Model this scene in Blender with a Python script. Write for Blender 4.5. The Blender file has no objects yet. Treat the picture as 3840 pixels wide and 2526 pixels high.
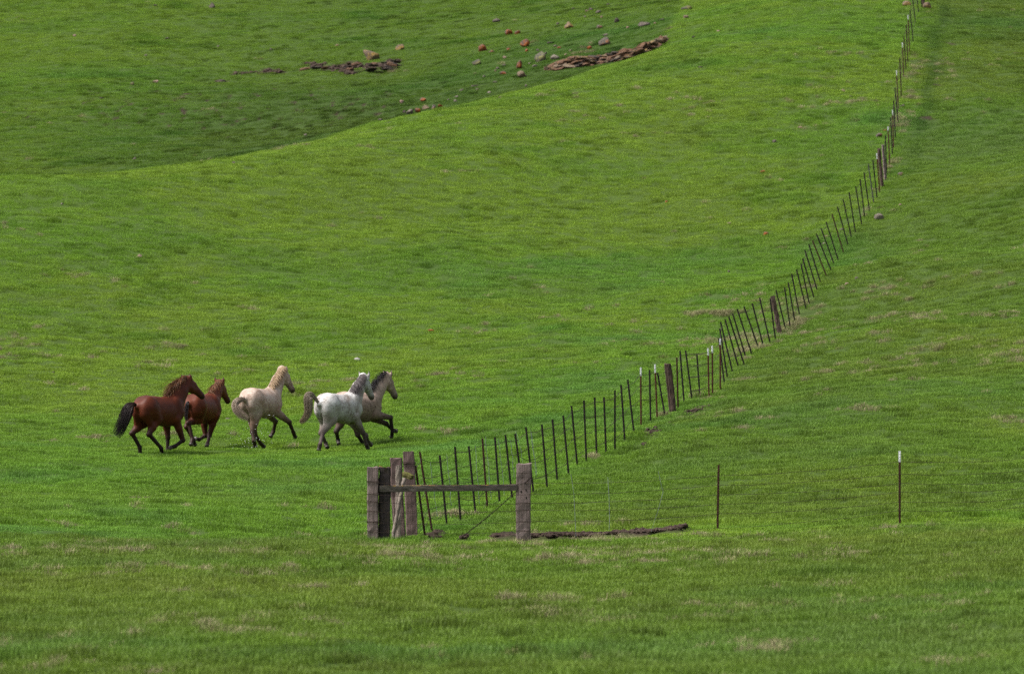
import bpy, math, random
import numpy as np
from mathutils import Vector, Matrix

# ------------------------------------------------------------------ camera, world, sun, exposure
SC = bpy.context.scene
COL = SC.collection
FPX, UC, VC, VHOR = 21333.0, 1920.0, 1263.0, 1400.0      # focal length and centre in photo pixels, level line
PITCH = math.atan((VHOR - VC) / FPX)

cam_data = bpy.data.cameras.new("camera")
cam_data.sensor_width = 36.0
cam_data.lens = 200.0
cam_data.clip_start = 1.0
cam_data.clip_end = 3000.0
cam_data.dof.use_dof = True
cam_data.dof.focus_distance = 138.0
cam_data.dof.aperture_fstop = 3.2
cam = bpy.data.objects.new("camera", cam_data)
cam.rotation_euler = (math.radians(90) + PITCH, 0, 0)
COL.objects.link(cam)
SC.camera = cam

SUN_ELEV, SUN_AZ = math.radians(54), math.radians(-105)     # azimuth from +Y (away from camera) towards +X
sun_dir = Vector((math.cos(SUN_ELEV) * math.sin(SUN_AZ), math.cos(SUN_ELEV) * math.cos(SUN_AZ), math.sin(SUN_ELEV)))
world = bpy.data.worlds.new("World")
SC.world = world
world.use_nodes = True
wn = world.node_tree
wn.nodes.clear()
wo = wn.nodes.new("ShaderNodeOutputWorld")
wb = wn.nodes.new("ShaderNodeBackground")
wh = wn.nodes.new("ShaderNodeHueSaturation")
ws = wn.nodes.new("ShaderNodeTexSky")
ws.sky_type = 'NISHITA'
ws.sun_disc = False
ws.sun_elevation = SUN_ELEV
ws.sun_rotation = SUN_AZ
ws.air_density = 1.0
ws.dust_density = 4.0
ws.ozone_density = 1.0
wh.inputs['Saturation'].default_value = 0.35
wb.inputs['Strength'].default_value = 0.09
wn.links.new(ws.outputs[0], wh.inputs['Color'])
wn.links.new(wh.outputs[0], wb.inputs['Color'])
wn.links.new(wb.outputs[0], wo.inputs['Surface'])

sl = bpy.data.lights.new("sun", 'SUN')
sl.energy = 3.0
sl.angle = math.radians(20)
sl.color = (1.0, 0.955, 0.89)
sun = bpy.data.objects.new("sun", sl)
sun.rotation_euler = sun_dir.to_track_quat('Z', 'Y').to_euler()
COL.objects.link(sun)

vs = SC.view_settings
vs.view_transform = 'Standard'
vs.look = 'None'
vs.exposure = 1.13
vs.gamma = 1.0
vs.use_curve_mapping = False
SC.cycles.use_denoising = False
SC.cycles.max_bounces = 5
SC.cycles.diffuse_bounces = 3
SC.cycles.glossy_bounces = 2
SC.cycles.transmission_bounces = 3
SC.cycles.transparent_max_bounces = 4

rng = np.random.default_rng(7)
random.seed(7)

# ------------------------------------------------------------------ the lie of the land
CA, SA = math.cos(PITCH), math.sin(PITCH)
def ray(u, v):
    """direction with y = 1 through a point of the photograph"""
    x = (np.asarray(u, float) - UC) / FPX
    t = -(np.asarray(v, float) - VC) / FPX
    y = CA - SA * t
    z = SA + CA * t
    return x / y, z / y
def pt(u, v, d):
    x, z = ray(u, v)
    return np.array([x * d, d + 0 * x, z * d])

CTRL = [  # photo u, v, distance: surveyed points of the pasture
    (0,2526,69),(1000,2526,67),(1920,2526,66),(2900,2526,65),(3840,2526,63.5),
    (0,2300,83),(1300,2300,81),(2600,2300,79),(3840,2290,77),
    (0,2060,109),(700,2062,110),(1395,2046,115.5),(1985,2036,113.5),(2692,1999,114),(3374,1988,114),(3840,1985,113),
    (1395,2040,117.2),(1985,2024,117.8),(2692,1982,118.3),(3374,1973,118.5),(3840,1965,118.5),
    (0,1920,123),(700,1920,124),(1590,1975,124),(2200,1930,125),(3000,1890,125),(3840,1840,127),
    (0,1700,146),(650,1705,147.5),(1290,1680,150),(2000,1845,132),(2300,1690,141),(3100,1690,137),(3840,1650,139),
    (0,1560,161),(900,1560,161),(1700,1500,163),(2523,1546,155),(3100,1450,151),(3840,1420,154),
    (0,1300,180),(1000,1300,183),(1900,1250,184),(2728,1416,166),(2924,1252,182),(3400,1200,172),(3840,1180,174),
    (0,1050,195),(1000,1020,201),(2000,950,206),(2700,1000,206),(3100,1036,200),(3500,950,195),(3840,930,196),
    (0,820,209),(1000,800,214),(1900,700,222),(2600,700,223),(3232,846,211),(3840,700,214),
    (0,720,214.5),(500,670,218.5),(1100,560,228.5),(1500,465,238.5),(1900,375,246),(2300,262,256),(2500,180,263),
    (2900,450,238),(3325,654,223),(3389,465,235),(3840,430,236),
    (3400,232,254),(3458,30,276),(3000,200,256),(3000,0,280),(3840,200,258),(3840,0,281),(2700,150,264),
    # crest and the gully behind it
    (0,690,217.5),(500,637,222),(1000,557,231.5),(1500,440,243),(1900,351,250.5),(2250,250,259),
    (0,702,228),(500,652,232),(1000,574,241),(1500,456,251),(1900,364,258.5),(2250,261,266),
    (0,610,247),(500,570,250),(1000,510,256),(1500,395,262),(1900,315,267),(2250,222,272),(2500,120,277),
    (0,400,272),(700,370,273),(1390,235,287),(1900,170,285),(2300,90,288),
    (0,200,296),(900,160,298),(1800,60,303),(2400,20,298),
    (0,0,322),(1000,0,320),(1900,0,313),(2600,0,292),
    (0,-300,372),(1900,-300,362),(3000,-300,332),(3840,-300,332),
]
_x, _z = ray(np.array([c[0] for c in CTRL], float), np.array([c[1] for c in CTRL], float))
_d = np.array([c[2] for c in CTRL], float)
NEAR = [(x, y, z) for x in (-60, -25, 0, 25, 60) for y, z in ((-60, -1.7), (0, -1.65), (18, -2.35), (38, -3.15))] + \
       [(-45, 90, -3.5), (45, 90, -3.3), (-45, 140, -2.4), (45, 140, -1.8), (-55, 200, 4.0), (55, 200, 6.2), (-60, 260, 10.5), (60, 260, 16),
        (-80, 330, 22), (80, 330, 27), (-60, 420, 37), (0, 420, 37), (60, 420, 38), (0, 560, 48), (-120, 560, 48), (120, 560, 48)]
SRC = np.array(list(zip(_x * _d, _d, _z * _d)) + NEAR)
def _phi(r2):
    return 0.5 * r2 * np.log(np.maximum(r2, 1e-12))
SX, SY = SRC[:, 0], SRC[:, 1]
_n = len(SRC)
_K = _phi((SX[:, None] - SX) ** 2 + (SY[:, None] - SY) ** 2) + np.eye(_n) * 6.0
_A = np.zeros((_n + 3, _n + 3))
_A[:_n, :_n] = _K
_A[:_n, _n] = 1; _A[:_n, _n + 1] = SX; _A[:_n, _n + 2] = SY
_A[_n:, :_n] = _A[:_n, _n:].T
_w = np.linalg.solve(_A, np.concatenate([SRC[:, 2], np.zeros(3)]))
def smooth_z(x, y):
    x = np.clip(x, -130, 130); y = np.clip(y, -70, 600)
    out = np.full(np.shape(x), _w[_n]) + _w[_n + 1] * x + _w[_n + 2] * y
    for i in range(_n):
        out = out + _w[i] * _phi((x - SX[i]) ** 2 + (y - SY[i]) ** 2)
    return out

_T = np.random.default_rng(3).random((256, 256))
def vnoise(x, y, s, seed=0):
    """smooth value noise, cell size s"""
    x = np.asarray(x, float) / s + 31.7 * seed + 1000; y = np.asarray(y, float) / s + 17.3 * seed + 1000
    i = np.floor(x).astype(int); j = np.floor(y).astype(int)
    fx = x - i; fy = y - j
    fx = fx * fx * (3 - 2 * fx); fy = fy * fy * (3 - 2 * fy)
    a = _T[i & 255, j & 255]; b = _T[(i + 1) & 255, j & 255]; c = _T[i & 255, (j + 1) & 255]; d = _T[(i + 1) & 255, (j + 1) & 255]
    return (a * (1 - fx) + b * fx) * (1 - fy) + (c * (1 - fx) + d * fx) * fy - 0.5
def bumps(x, y):
    return 0.30 * vnoise(x, y, 8.0, 1) + 0.13 * vnoise(x, y, 2.6, 2) + 0.09 * vnoise(x, y, 1.0, 3) + 0.06 * vnoise(x, y, 0.5, 4)
def zf(x, y):
    return smooth_z(x, y) + bumps(x, y)
def hit(u, v, near=55.0, far=420.0):
    """where the line of sight through a photo point meets the ground"""
    rx, rz = ray(u, v)
    d = np.arange(near, far, 0.4)
    g = rz * d - smooth_z(rx * d, d) - bumps(rx * d, d)
    k = np.nonzero(g < 0)[0]
    if len(k) == 0:
        return None
    k = k[0]
    if k == 0:
        t = d[0]
    else:
        t = d[k - 1] + 0.4 * g[k - 1] / (g[k - 1] - g[k])
    return np.array([rx * t, t, rz * t])

# ------------------------------------------------------------------ helpers
def tag(o, label=None, cat=None, group=None, kind=None):
    if label: o['label'] = label
    if cat: o['category'] = cat
    if group: o['group'] = group
    if kind: o['kind'] = kind
    return o
def empty(name, loc):
    o = bpy.data.objects.new(name, None)
    o.empty_display_size = 0.2
    o.location = loc
    COL.objects.link(o)
    return o
def mesh_obj(name, verts, faces, mat, parent=None, loc=(0, 0, 0), smooth=False):
    m = bpy.data.meshes.new(name)
    m.from_pydata([tuple(v) for v in verts], [], faces)
    if smooth:
        m.shade_smooth()
    if mat:
        m.materials.append(mat)
    o = bpy.data.objects.new(name, m)
    o.location = loc
    if parent is not None:
        o.parent = parent
    COL.objects.link(o)
    return o
def smoothstep(a, b, x):
    t = np.clip((x - a) / (b - a), 0, 1)
    return t * t * (3 - 2 * t)

class NT:
    """tiny shader builder"""
    def __init__(s, name):
        s.m = bpy.data.materials.new(name); s.m.use_nodes = True
        s.t = s.m.node_tree; s.t.nodes.clear()
        s.out = s.n('ShaderNodeOutputMaterial')
        s.p = s.n('ShaderNodeBsdfPrincipled')
        s.l(s.p.outputs[0], s.out.inputs['Surface'])
    def n(s, typ, **kw):
        x = s.t.nodes.new(typ)
        for k, v in kw.items(): setattr(x, k, v)
        return x
    def l(s, a, b): s.t.links.new(a, b)
    def noise(s, vec, scale, detail=3, rough=0.55):
        x = s.n('ShaderNodeTexNoise'); x.inputs['Scale'].default_value = scale
        x.inputs['Detail'].default_value = detail; x.inputs['Roughness'].default_value = rough
        if vec is not None: s.l(vec, x.inputs['Vector'])
        return x.outputs['Fac']
    def ramp(s, fac, stops):
        r = s.n('ShaderNodeValToRGB'); e = r.color_ramp.elements
        while len(e) < len(stops): e.new(0.5)
        for k, (p, c) in enumerate(stops):
            e[k].position = p; e[k].color = (*c, 1)
        s.l(fac, r.inputs[0]); return r.outputs[0]
    def mix(s, fac, a, b, mode='MIX'):
        x = s.n('ShaderNodeMix', data_type='RGBA', blend_type=mode)
        for sock, val in ((x.inputs[0], fac), (x.inputs[6], a), (x.inputs[7], b)):
            if hasattr(val, 'links'): s.l(val, sock)
            elif isinstance(val, (int, float)): sock.default_value = val
            else: sock.default_value = (*val, 1)
        return x.outputs[2]
    def math(s, op, a, b=0.0):
        x = s.n('ShaderNodeMath', operation=op)
        for sock, val in ((x.inputs[0], a), (x.inputs[1], b)):
            if hasattr(val, 'links'): s.l(val, sock)
            else: sock.default_value = val
        return x.outputs[0]
    def mapping(s, scale, src='Object'):
        tc = s.n('ShaderNodeTexCoord'); mp = s.n('ShaderNodeMapping'); mp.inputs['Scale'].default_value = scale
        s.l(tc.outputs[src], mp.inputs['Vector']); return mp.outputs[0]
    def attr(s, name, typ='GEOMETRY'):
        return s.n('ShaderNodeAttribute', attribute_name=name, attribute_type=typ)
    def bump(s, h, strength, dist):
        b = s.n('ShaderNodeBump'); b.inputs['Strength'].default_value = strength; b.inputs['Distance'].default_value = dist
        s.l(h, b.inputs['Height']); s.l(b.outputs[0], s.p.inputs['Normal'])
    def done(s, col, rough=0.8, spec=0.3, metal=0.0):
        if hasattr(col, 'links'): s.l(col, s.p.inputs['Base Color'])
        else: s.p.inputs['Base Color'].default_value = (*col, 1)
        s.p.inputs['Roughness'].default_value = rough
        s.p.inputs['Specular IOR Level'].default_value = spec
        s.p.inputs['Metallic'].default_value = metal
        return s.m

# ------------------------------------------------------------------ ground: bare earth patches, then the sheet itself
class Patch:
    def __init__(s, u, v, w, h):
        c = hit(u, v); top = hit(u, v - h / 2); bot = hit(u, v + h / 2)
        s.c = c; s.rx = w / 2 / FPX * c[1]
        s.ry = max(0.15, abs(top[1] - bot[1]) / 2); s.cy = (top[1] + bot[1]) / 2
        if s.ry > 3.0: s.ry = 1.0; s.cy = c[1]
SOIL = [Patch(*q) for q in [
    (1628,2016,56,34),(1640,2000,30,18),(1738,2022,28,10),(1885,2016,96,20),
    (2455,1615,95,30),(2430,1628,50,14),(2514,1585,36,18),(2590,1545,50,14),(2615,1535,90,14),(2650,1522,40,10),(2415,1668,26,12),
    (1190,244,80,18),(1240,252,120,26),(1300,252,120,44),(1345,248,100,48),(1400,250,110,52),(1450,245,100,42),(1475,238,80,26),(1320,276,60,10),
    (930,274,120,12),(1010,268,110,16),(1050,270,50,12),(832,306,46,12),(1160,236,50,8),
    (2080,246,60,16),(2140,236,80,20),(2200,228,80,24),(2270,222,80,22),(2340,206,80,22),(2400,190,70,24),(2445,168,60,18),
    (3480,440,60,14),(3420,375,16,22),(3520,318,50,10),(3560,165,40,8)]]
_r = np.random.default_rng(11)
for _ in range(170):                                        # small pug marks trodden into the gully grass
    u = _r.uniform(280, 1480); v = 395 + _r.normal(0, 55) + (u - 800) * -0.02
    if 330 < v < 520 and v < 560 - max(0, u - 700) * 0.13:
        w = _r.uniform(8, 20); SOIL.append(Patch(u, v, w, w * 0.8))
for q in [(100,405,14,10),(130,420,16,10),(105,440,12,10),(30,452,14,8),(545,348,14,12),(440,440,14,12),(850,512,12,18),(345,438,12,10)]:
    SOIL.append(Patch(*q))
STRIP = [np.array([pt(u, 2003 - (u - 1990) * .022, 119.2)[:2] for u in range(1850, 2600, 25)])][0]
def soil(x, y):
    m = np.zeros(np.shape(x))
    gap = vnoise(x, y * 0, 1.7, 12) * 1.3 + vnoise(x, y * 0, .55, 13) * 1.1 - np.clip((x - 2.6) * .5, -0.15, 1.0)
    m = np.where((x > STRIP[0, 0]) & (x < STRIP[-1, 0]), smoothstep(0.95, 0.45, np.abs(y - np.interp(x, STRIP[:, 0], STRIP[:, 1]) - 0.5 * vnoise(x, x * 0, .9, 15)) / .9 - 0.9 * gap + 1.3 * vnoise(x, y, .3, 14) + .6 * vnoise(x, y, .15, 16)), 0.0)
    ex = 0.9 * vnoise(x, y, 0.5, 9) + 0.7 * vnoise(x, y, 0.22, 10)
    for p in SOIL:
        r = np.sqrt(((x - p.c[0]) / p.rx) ** 2 + ((y - p.cy) / p.ry) ** 2)
        m = np.maximum(m, smoothstep(1.15, 0.75, r + ex))
    return m

# where the hill fence runs (x as a function of y) and where the near slope ends at the gully
FENCE_Y = np.array([121, 140, 160, 182, 205, 223, 240, 277, 330]); FENCE_X = np.array([-1.8, 2.3, 5.2, 8.6, 11.6, 14.7, 16.6, 20.0, 24.5])
CREST_X = np.array([-40, -20.2, -15.2, -10.2, -4.85, -0.24, 4.1, 7.3, 9.5, 11, 40]); CREST_Y = np.array([203, 220.5, 225.5, 235, 246, 253.5, 262, 273, 300, 900, 900])
GREEN = np.array([0.128, 0.248, 0.020]); LIME = np.array([0.172, 0.275, 0.023]); DEEP = np.array([0.066, 0.185, 0.018])
COOL = np.array([0.105, 0.235, 0.040]); OLIVE = np.array([0.150, 0.195, 0.032]); STRAW = np.array([0.320, 0.275, 0.165])
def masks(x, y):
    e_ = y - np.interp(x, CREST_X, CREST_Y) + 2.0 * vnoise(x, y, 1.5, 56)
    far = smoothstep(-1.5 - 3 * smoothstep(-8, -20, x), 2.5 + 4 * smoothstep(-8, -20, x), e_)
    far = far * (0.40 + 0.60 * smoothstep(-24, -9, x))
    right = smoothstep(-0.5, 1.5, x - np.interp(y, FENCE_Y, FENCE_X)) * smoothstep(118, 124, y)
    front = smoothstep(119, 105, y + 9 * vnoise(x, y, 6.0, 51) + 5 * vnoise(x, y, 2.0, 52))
    return far, right, front
def dryness(x, y):
    far, right, front = masks(x, y)
    band = np.exp(-((y - 178) / 16.0) ** 2)
    d = 0.85 * vnoise(x, y * 0.8, 2.3, 21) + 0.85 * vnoise(x, y, 0.7, 22) + 0.45 * vnoise(x, y, 9.0, 23) + 0.4 * vnoise(x, y, 0.3, 24)
    thr = 0.44 - 0.27 * front - 0.22 * band - 0.06 * right + 0.1 * far
    fence = np.exp(-((x - np.interp(y, FENCE_Y, FENCE_X) - 0.15) / 0.35) ** 2) * smoothstep(150, 185, y)
    return smoothstep(thr, thr + 0.5, d + 0.5 * fence)
def clump(x, y):
    return smoothstep(0.26, 0.62, vnoise(x, y, 0.55, 71) + 0.9 * vnoise(x, y, 0.28, 72) + 0.35 * vnoise(x, y, 6.0, 73))
def grass_colour(x, y):
    far, right, front = masks(x, y)
    a = vnoise(x, y, 13.0, 31) + 0.5 * vnoise(x, y, 5.0, 32)
    b = vnoise(x, y, 2.2, 33) + 0.6 * vnoise(x, y, 0.9, 34)
    c = vnoise(x, y, 3.4, 35) + 0.6 * vnoise(x, y, 1.4, 36)
    col = GREEN[None] + (LIME - GREEN)[None] * smoothstep(-0.25, 0.45, a + 0.45 * b + 0.14 * smoothstep(160, 185, y) * smoothstep(16, 8, np.abs(x + 2)))[:, None]  # limier mid slope: the bright centre of a vignette painted into the tint
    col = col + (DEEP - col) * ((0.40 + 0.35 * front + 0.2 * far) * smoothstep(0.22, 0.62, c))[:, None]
    col = col + (COOL - col) * (0.7 * smoothstep(0.15, 0.6, -a * 0.8 + 0.5 * c))[:, None]
    k_ = clump(x, y)
    col = col * (1 - (0.30 + 0.12 * far + 0.1 * front) * k_)[:, None] * (1 + 0.22 * vnoise(x, y, 0.45, 38))[:, None]
    o = np.clip(-0.10 * far + 0.22 * right + 0.40 * front + 0.4 * vnoise(x, y, 6.0, 37), 0, 0.8)
    col = col + (OLIVE - col) * o[:, None]
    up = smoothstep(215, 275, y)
    gully_shade = far * smoothstep(292, 262, y + 10 * vnoise(x, y, 9.0, 55)) * smoothstep(10, 2, x)      # shade along the gully, painted into the grass tint
    lip = smoothstep(-22, -2, y - np.interp(x, CREST_X, CREST_Y)) * (1 - far)
    col = col + (LIME * 1.06 - col) * (0.35 * lip)[:, None]
    dx_ = x - np.interp(y, FENCE_Y, FENCE_X)
    trod = np.exp(-((dx_ - 0.95 - 0.4 * vnoise(y, y * 0, 5.0, 57)) / 0.30) ** 2) * smoothstep(216, 232, y)      # rank dark grass in the furrow beside the upper fence
    col = col + (DEEP * 0.5 - col) * np.minimum(1, 0.85 * trod * (0.6 + 0.8 * vnoise(x, y, 2.0, 58)))[:, None]
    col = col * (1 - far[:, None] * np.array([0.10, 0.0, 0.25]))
    return col * (1 - 0.33 * far - 0.24 * gully_shade - 0.31 * right * (0.35 + 0.65 * up) - 0.13 * front)[:, None]  # shade on far hill, upper right and foreground is painted into the tint

def axis(parts):
    out = [parts[0][0]]
    for a, b, s in parts:
        n = max(1, int(round((b - a) / s)))
        out += list(np.linspace(a, b, n + 1)[1:])
    return np.array(out)
gx = axis([(-130, -60, 10), (-60, -34, 2), (-34, 34, 0.165), (34, 60, 2), (60, 130, 10)])
gy = axis([(-70, 20, 5), (20, 58, 1.0), (58, 332, 0.31), (332, 380, 2), (380, 600, 10)])
X, Y = np.meshgrid(gx, gy)
Z = zf(X, Y)
xf, yf = X.ravel(), Y.ravel()
SM = soil(xf, yf)
# near the corner the earth is thrown up in low banks; further up the hill it is worn into the slope
thrown = smoothstep(130, 122, yf)
Z = Z.ravel() + SM * (0.08 * thrown - 0.06 * (1 - thrown) + 0.12 * vnoise(xf, yf, 0.33, 40) + 0.08 * vnoise(xf, yf, 0.8, 41))
nx, ny = len(gx), len(gy)
gm = bpy.data.meshes.new("ground")
gm.vertices.add(nx * ny)
gm.vertices.foreach_set("co", np.column_stack([xf, yf, Z]).ravel())
ii = (np.arange(ny - 1)[:, None] * nx + np.arange(nx - 1)[None]).ravel()
quads = np.column_stack([ii, ii + 1, ii + nx + 1, ii + nx]).astype(np.int32)
gm.loops.add(quads.size); gm.loops.foreach_set("vertex_index", quads.ravel())
gm.polygons.add(len(quads)); gm.polygons.foreach_set("loop_start", np.arange(len(quads), dtype=np.int32) * 4)
gm.update(calc_edges=True); gm.shade_smooth()
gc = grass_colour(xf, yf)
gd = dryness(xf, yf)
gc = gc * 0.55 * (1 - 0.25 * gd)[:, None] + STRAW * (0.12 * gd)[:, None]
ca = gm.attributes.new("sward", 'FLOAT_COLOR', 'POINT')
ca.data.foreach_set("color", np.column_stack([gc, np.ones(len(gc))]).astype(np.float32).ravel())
sa = gm.attributes.new("soil", 'FLOAT', 'POINT'); sa.data.foreach_set("value", SM.astype(np.float32))
s = NT("turf_and_soil")
pos = s.n('ShaderNodeNewGeometry').outputs['Position']
dirt = s.ramp(s.noise(pos, 5.0, 6, 0.72), [(0.30, (0.015, 0.010, 0.007)), (0.55, (0.034, 0.023, 0.017)), (0.78, (0.075, 0.055, 0.041))])
g2 = s.mix(s.noise(pos, 9.0, 3), s.attr("sward").outputs['Color'], (0.05, 0.065, 0.02), 'MIX')
g2 = s.mix(s.noise(pos, 26.0, 4, 0.7), g2, (0.02, 0.045, 0.008), 'MIX')
colr = s.mix(s.attr("soil").outputs['Fac'], g2, dirt)
s.bump(s.noise(pos, 7.0, 5, 0.7), 0.6, 0.08)
ground = bpy.data.objects.new("ground", gm); COL.objects.link(ground)
gm.materials.append(s.done(colr, 0.95, 0.1))
tag(ground, "rolling green pasture rising from a flat meadow to a ridge, gully and far hillside", kind='structure')

# ------------------------------------------------------------------ grass: tufts of real blades set out over the pasture
def blade_patch(name, n, radius, lmin, lmax, wid, lean, mat, seed, power=0.5):
    r = np.random.default_rng(seed)
    V, F, B = [], [], []
    for k in range(n):
        a = r.uniform(0, 6.283); rad = radius * r.uniform(0, 1) ** power
        px, py = rad * math.cos(a), rad * math.sin(a)
        L = r.uniform(lmin, lmax) * (1.0 - 0.35 * rad / radius); w = wid * r.uniform(0.7, 1.3)
        yaw = r.uniform(0, 6.283); ln = lean * r.uniform(0.3, 1.3)
        dx, dy = math.cos(yaw) * ln + 0.12, math.sin(yaw) * ln
        sx, sy = -math.sin(yaw + r.normal(0, .5)) * w / 2, math.cos(yaw + r.normal(0, .5)) * w / 2
        i = len(V)
        V += [(px - sx, py - sy, -0.02), (px + sx, py + sy, -0.02),
              (px + dx * L * .35 - sx * .8, py + dy * L * .35 - sy * .8, L * .55), (px + dx * L * .35 + sx * .8, py + dy * L * .35 + sy * .8, L * .55),
              (px + dx * L, py + dy * L, L * (0.98 - 0.25 * ln))]
        F += [(i, i + 1, i + 3, i + 2), (i + 2, i + 3, i + 4)]
        B += [r.uniform(0, 1)] * 5
    m = bpy.data.meshes.new(name); m.from_pydata(V, [], F); m.materials.append(mat)
    at = m.attributes.new("blade", 'FLOAT', 'POINT'); at.data.foreach_set("value", np.array(B, np.float32))
    return bpy.data.objects.new(name, m)
def blade_mat(name, trans):
    s = NT(name)
    tint = s.attr("tint", 'INSTANCER').outputs['Color']
    k = s.math('ADD', s.math('MULTIPLY', s.attr("blade").outputs['Fac'], 0.55), 0.72)
    comb = s.n('ShaderNodeCombineColor')
    for q in range(3): s.l(k, comb.inputs[q])
    c = s.mix(1.0, tint, comb.outputs[0], 'MULTIPLY')
    s.done(c, 0.55, 0.22)
    tr = s.n('ShaderNodeBsdfTranslucent'); s.l(c, tr.inputs['Color'])
    mx = s.n('ShaderNodeMixShader'); mx.inputs[0].default_value = trans
    s.l(s.p.outputs[0], mx.inputs[1]); s.l(tr.outputs[0], mx.inputs[2]); s.l(mx.outputs[0], s.out.inputs['Surface'])
    return s.m
mg, md = blade_mat("green_blades", 0.35), blade_mat("dry_blades", 0.2)
kit_green = bpy.data.collections.new("grass_kit"); kit_dry = bpy.data.collections.new("dry_grass_kit")
for k in range(7):
    kit_green.objects.link(blade_patch("grass_tuft", 95, 0.23, 0.055, 0.125, 0.0085, 0.55, mg, 100 + k))
for k in range(5):
    kit_dry.objects.link(blade_patch("dry_tuft", 85, 0.22, 0.10, 0.22, 0.007, 0.7, md, 200 + k, 0.8))

def spread(density_fn, y0, y1, r):
    """random points over the ground inside a wide fan in front of the camera"""
    out = []
    for a in np.arange(y0, y1, 4.0):
        b = min(a + 4.0, y1); half = 0.0905 * b + 2.5
        n = r.poisson(density_fn((a + b) / 2) * (b - a) * 2 * half)
        out.append(np.column_stack([r.uniform(-half, half, n), r.uniform(a, b, n)]))
    return np.concatenate(out)
def normals(x, y):
    e = 0.25
    dx = (smooth_z(x + e, y) - smooth_z(x - e, y)) / (2 * e) + 0.6 * (bumps(x + e, y) - bumps(x - e, y)) / (2 * e)
    dy = (smooth_z(x, y + e) - smooth_z(x, y - e)) / (2 * e) + 0.6 * (bumps(x, y + e) - bumps(x, y - e)) / (2 * e)
    return dx, dy
def set_out(name, P, tint, scale, kit, nk, label):
    x, y = P[:, 0], P[:, 1]
    dx, dy = normals(x, y)
    az = rng.uniform(0, 6.283, len(x))
    # matrix = tilt * Rz, written as columns, then taken apart as XYZ Euler angles
    nrm = np.column_stack([-dx, -dy, np.ones(len(x))]); nrm /= np.linalg.norm(nrm, axis=1)[:, None]
    cx = np.column_stack([np.cos(az), np.sin(az), np.zeros(len(x))])
    cx -= nrm * np.sum(cx * nrm, 1)[:, None]; cx /= np.linalg.norm(cx, axis=1)[:, None]
    cy = np.cross(nrm, cx)
    ey = np.arcsin(np.clip(-cx[:, 2], -1, 1)); ez = np.arctan2(cx[:, 1], cx[:, 0]); ex = np.arctan2(cy[:, 2], nrm[:, 2])
    m = bpy.data.meshes.new(name); m.vertices.add(len(x))
    m.vertices.foreach_set("co", np.column_stack([x, y, zf(x, y)]).ravel())
    m.attributes.new("turn", 'FLOAT_VECTOR', 'POINT').data.foreach_set("vector", np.column_stack([ex, ey, ez]).astype(np.float32).ravel())
    m.attributes.new("size", 'FLOAT_VECTOR', 'POINT').data.foreach_set("vector", scale.astype(np.float32).ravel())
    m.attributes.new("which", 'INT', 'POINT').data.foreach_set("value", rng.integers(0, nk, len(x)).astype(np.int32))
    m.attributes.new("tint", 'FLOAT_COLOR', 'POINT').data.foreach_set("color", np.column_stack([tint, np.ones(len(x))]).astype(np.float32).ravel())
    o = bpy.data.objects.new(name, m); COL.objects.link(o)
    tag(o, label, kind='stuff')
    t = bpy.data.node_groups.new(name, 'GeometryNodeTree')
    t.interface.new_socket("Geometry", in_out='INPUT', socket_type='NodeSocketGeometry')
    t.interface.new_socket("Geometry", in_out='OUTPUT', socket_type='NodeSocketGeometry')
    gi, go = t.nodes.new('NodeGroupInput'), t.nodes.new('NodeGroupOutput')
    ip, ci = t.nodes.new('GeometryNodeInstanceOnPoints'), t.nodes.new('GeometryNodeCollectionInfo')
    ci.inputs['Collection'].default_value = kit
    ci.inputs['Separate Children'].default_value = True; ci.inputs['Reset Children'].default_value = True
    ip.inputs['Pick Instance'].default_value = True
    t.links.new(gi.outputs[0], ip.inputs['Points']); t.links.new(ci.outputs[0], ip.inputs['Instance'])
    for nm, typ, sock in (("turn", 'FLOAT_VECTOR', 'Rotation'), ("size", 'FLOAT_VECTOR', 'Scale'), ("which", 'INT', 'Instance Index')):
        a = t.nodes.new('GeometryNodeInputNamedAttribute'); a.data_type = typ; a.inputs['Name'].default_value = nm
        t.links.new(a.outputs['Attribute'], ip.inputs[sock])
    t.links.new(ip.outputs[0], go.inputs[0])
    md_ = o.modifiers.new("set_out", 'NODES'); md_.node_group = t
    return o
P = spread(lambda d: 19.0 if d < 165 else 14.5, 58, 345, rng)
sm = soil(P[:, 0], P[:, 1])
P = P[rng.uniform(0, 1, len(P)) > np.maximum(0.55 * dryness(P[:, 0], P[:, 1]), np.maximum(sm * np.where(P[:, 1] < 170, 0.72, 1.0), 0.5 * (P[:, 1] < 170) * soil(P[:, 0], P[:, 1] + 0.45)))]
n = len(P); x, y = P[:, 0], P[:, 1]
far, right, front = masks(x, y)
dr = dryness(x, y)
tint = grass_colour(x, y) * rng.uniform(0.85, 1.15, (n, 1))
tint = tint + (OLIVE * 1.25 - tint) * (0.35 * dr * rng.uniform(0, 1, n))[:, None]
lush = smoothstep(0.25, 0.6, vnoise(x, y, 3.4, 35) + 0.6 * vnoise(x, y, 1.4, 36))
near_soil = np.maximum(np.maximum(soil(x, y + 0.4), soil(x, y + 0.9)), soil(x, y + 1.4)) * (y < 170)
sc = rng.uniform(0.8, 1.2, (n, 1)) * np.column_stack([np.ones(n), np.ones(n), (1 - 0.6 * near_soil) * (1 - 0.45 * smoothstep(112, 114.5, y) * smoothstep(119.5, 118, y)) * (0.74 + 0.6 * lush + 0.7 * clump(x, y) + 0.25 * front - 0.3 * far + 0.15 * smoothstep(150, 120, y) + 0.55 * vnoise(x, y, 0.6, 53) + 0.35 * vnoise(x, y, 1.7, 54))])
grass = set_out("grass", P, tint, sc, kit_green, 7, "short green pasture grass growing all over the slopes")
P = spread(lambda d: 9.0, 58, 330, rng)
dr = dryness(P[:, 0], P[:, 1])
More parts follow.
